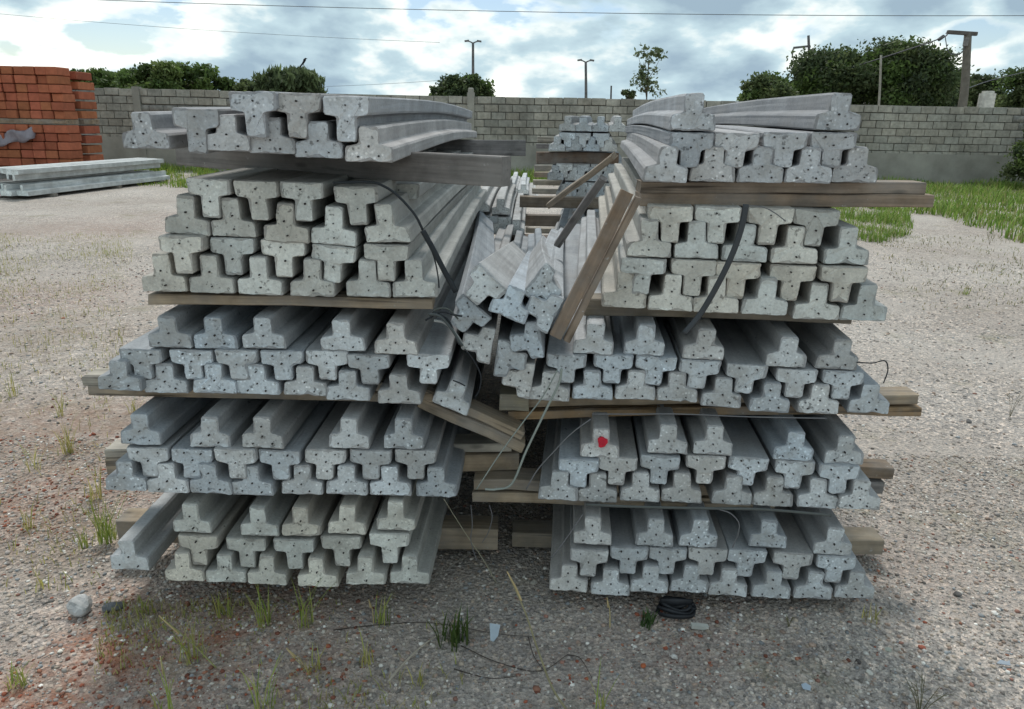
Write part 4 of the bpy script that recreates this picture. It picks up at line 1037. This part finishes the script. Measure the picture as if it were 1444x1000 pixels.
scrap(986, 886, [(-.027, .010), (.027, .004), (.027, -.012), (-.026, -.006)], (.62, .63, .58), 'white broken strip below the black coil', .012, .1, .014)
scrap(1137, 974, [(-.014, .008), (.0, .013), (.013, .004), (.008, -.008), (-.012, -.004)], (.42, .50, .58), 'blue plastic scrap in the right foreground', .002, .4, .012)
scrap(1415, 940, [(-.024, .0), (-.006, .012), (.012, .006), (.022, .010), (.016, -.006)], (.40, .45, .50), 'grey blue plastic scrap near the lower right corner', .002, .3, .012)
# black coil of rubber band strap
cr = empty('rubber_coil', gp(953, 862)); tag(cr, 'flattened black rubber coil lying under bottom tier, right', 'rubber coil')
for k in range(4):
    P_ = []
    for a in range(17):
        t = a / 16 * 6.283
        P_.append(Vector(((.062 - .008 * k) * math.cos(t) * (1 + .06 * math.sin(2 * t + k)), (.050 - .010 * k) * math.sin(t) + .006 * k, .007 + .006 * k + .008 * math.sin(1.7 * t + k))))
    vs, fs = tube_geo(P_, .0085, .0085, 6, .6); mesh_obj('turn', vs, fs, M_BLACK, cr, smooth=True)
vs, fs = tube_geo([Vector((-.05, .01, .03)), Vector((0, -.012, .045)), Vector((.052, .012, .03))], .016, .012, 8, .5); mesh_obj('flap', vs, fs, M_BLACK, cr, smooth=True)

# ------------------------------------------------------------------ poles, lamps, wires beyond the wall
def pole_thing(name, label, px, pyt, Y, r0, r1, tint, cat, lean=0.0):
    b = at(px, 150, Y); t = at(px, pyt, Y); root = empty(name, (b.x, Y, 0)); tag(root, label, cat)
    vs, fs = tube_geo([Vector((-lean * .5, 0, -.2)), Vector((0, 0, t.z / 2)), Vector((lean * .5 + t.x - b.x, 0, t.z))], r0, r1, 8)
    o = mesh_obj('pole', vs, fs, M_POLE, root, smooth=True); o.color = (*tint, 1)
    return root, Vector((lean * .5 + t.x - b.x, 0, t.z))
def part_box(name, root, loc, size, tint, rot=(0, 0, 0)):
    o = put(name, box_me(name, *size, min(size) * .12), M_POLE, loc, root, tint, rot); return o
for px, pyt, sp, lb in ((667, 60, 10, 'taller twin armed street lamp behind the wall, over the round bush'), (826, 87, 9, 'lower twin armed street lamp behind the wall, middle of the sky')):
    Yp = 60
    root, t = pole_thing('street_lamp', lb, px, pyt, Yp, .14, .09, (.13, .13, .13), 'street lamp')
    root['group'] = 'twin street lamps'
    for s in (-1, 1):
        vs, fs = tube_geo([t + Vector((0, 0, -.05)), t + Vector((s * .25, 0, .06)), t + Vector((s * .42, 0, .08))], .05, .04, 6)
        o = mesh_obj('arm', vs, fs, M_POLE, root); o.color = (.13, .13, .13, 1)
        part_box('lamp_head', root, t + Vector((s * .46, 0, .1)), (.34, .22, .12), (.16, .16, .16), (0, s * .15, 0))
root, t = pole_thing('power_pole', 'concrete power pole with cross arm above wall, right', 1357, 46, 27, .17, .12, (.17, .155, .13), 'power pole', .38)
arm = part_box('cross_arm', root, t + Vector((-.22, -.05, -.02)), (1.0, .12, .12), (.12, .11, .10), (0, .04, 0))
part_box('insulator', root, t + Vector((-.08, -.12, -.30)), (.13, .13, .26), (.22, .21, .20))
part_box('insulator', root, t + Vector((-.86, 0, -.18)), (.10, .10, .22), (.10, .10, .10), (0, .9, 0))
tp = Vector((root.location.x, 27, 0)) + t
tube('overhead_wire', [tp + Vector((-.7, 0, 0)), tp + Vector((-1.1, 0, -.28)), tp + Vector((-3.0, 4, -1.2))], .02, (.08, .08, .09), 'short wire slanting down left from the power pole arm', 'wire')
tube('overhead_wire', [tp + Vector((-.75, 0, -.1)), tp + Vector((-.55, -.05, -.62)), tp + Vector((-.2, -.1, -.68)), tp + Vector((-.05, -.12, -.4))], .015, (.08, .08, .09), 'drooping jumper wire loop below the power pole arm', 'wire')
tube('overhead_wire', [at(1363, 125, 27), at(1410, 110, 30), at(1520, 85, 34)], .015, (.10, .10, .11), 'faint wire rising right from the power pole', 'wire')
root, t = pole_thing('bare_pole', 'thin pale bare pole before the large dark tree', 1240, 78, 26, .045, .035, (.34, .32, .27), 'pole', .12)
root, t = pole_thing('bare_pole', 'short thin dark stake above the wall beside the sapling', 862, 121, 24, .03, .025, (.10, .09, .08), 'pole')
root, t = pole_thing('utility_pole', 'far utility pole with side arm rising behind the large tree', 1140, 50, 55, .12, .09, (.12, .12, .12), 'power pole')
part_box('cross_arm', root, t + Vector((-.45, 0, -.75)), (.95, .1, .14), (.12, .12, .12), (0, -.12, 0))
part_box('insulator', root, t + Vector((-.92, 0, -1.15)), (.08, .08, .6), (.15, .15, .15))
tk = empty('water_tank', at(1390, 147, 28)); tag(tk, 'small white water tank above the wall beside the power pole', 'water tank')
for nm_, r_, z0, z1 in (('tank_body', .27, -.6, .36), ('tank_lid', .2, .36, .44)):
    vs, fs = tube_geo([Vector((0, 0, z0)), Vector((0, 0, z1))], r_, r_ * .97, 14); o = mesh_obj(nm_, vs, fs, M_POLE, tk); o.color = (.62, .60, .54, 1)
def span(p0, p1, Y, sag, r_, label):
    A, B = at(*p0, Y), at(*p1, Y)
    P_ = [A.lerp(B, k / 10) + Vector((0, 0, -sag * 4 * (k / 10) * (1 - k / 10))) for k in range(11)]
    tube('overhead_wire', P_, r_, (.11, .12, .13), label, 'wire', 'overhead wires across the sky')
span((-60, -8), (1500, 22), 34, .25, .013, 'upper overhead wire crossing the whole sky')
span((-60, 14), (620, 60), 50, .2, .010, 'faint lower wire slanting across the blue sky, left')
span((460, 122), (640, 112), 60, .05, .012, 'faint wire ending at the round bush')
# bird on the shrub
bd = at(428, 89, 25.3)
vs, fs = tube_geo([Vector((-.11, 0, -.10)), Vector((-.03, 0, -.02)), Vector((.02, 0, .05)), Vector((.05, 0, .11))], .02, .045, 8)
br = mesh_obj('bird', vs, fs, M_POLE, smooth=True); br.location = bd; br.color = (.03, .03, .035, 1)
tag(br, 'small dark bird perched above the feathery shrub', 'bird')
vs, fs = tube_geo([Vector((.05, 0, .10)), Vector((.07, 0, .13)), Vector((.09, 0, .135)), Vector((.13, 0, .125))], .038, .006, 8); hd = mesh_obj('head', vs, fs, M_POLE, br, smooth=True); hd.color = (.03, .03, .035, 1)
vs, fs = tube_geo([Vector((.0, 0, -.02)), Vector((.0, 0, -.14)), Vector((.0, 0, -.5))], .008, .008, 5); lg = mesh_obj('perch_twig', vs, fs, M_BARK, br)
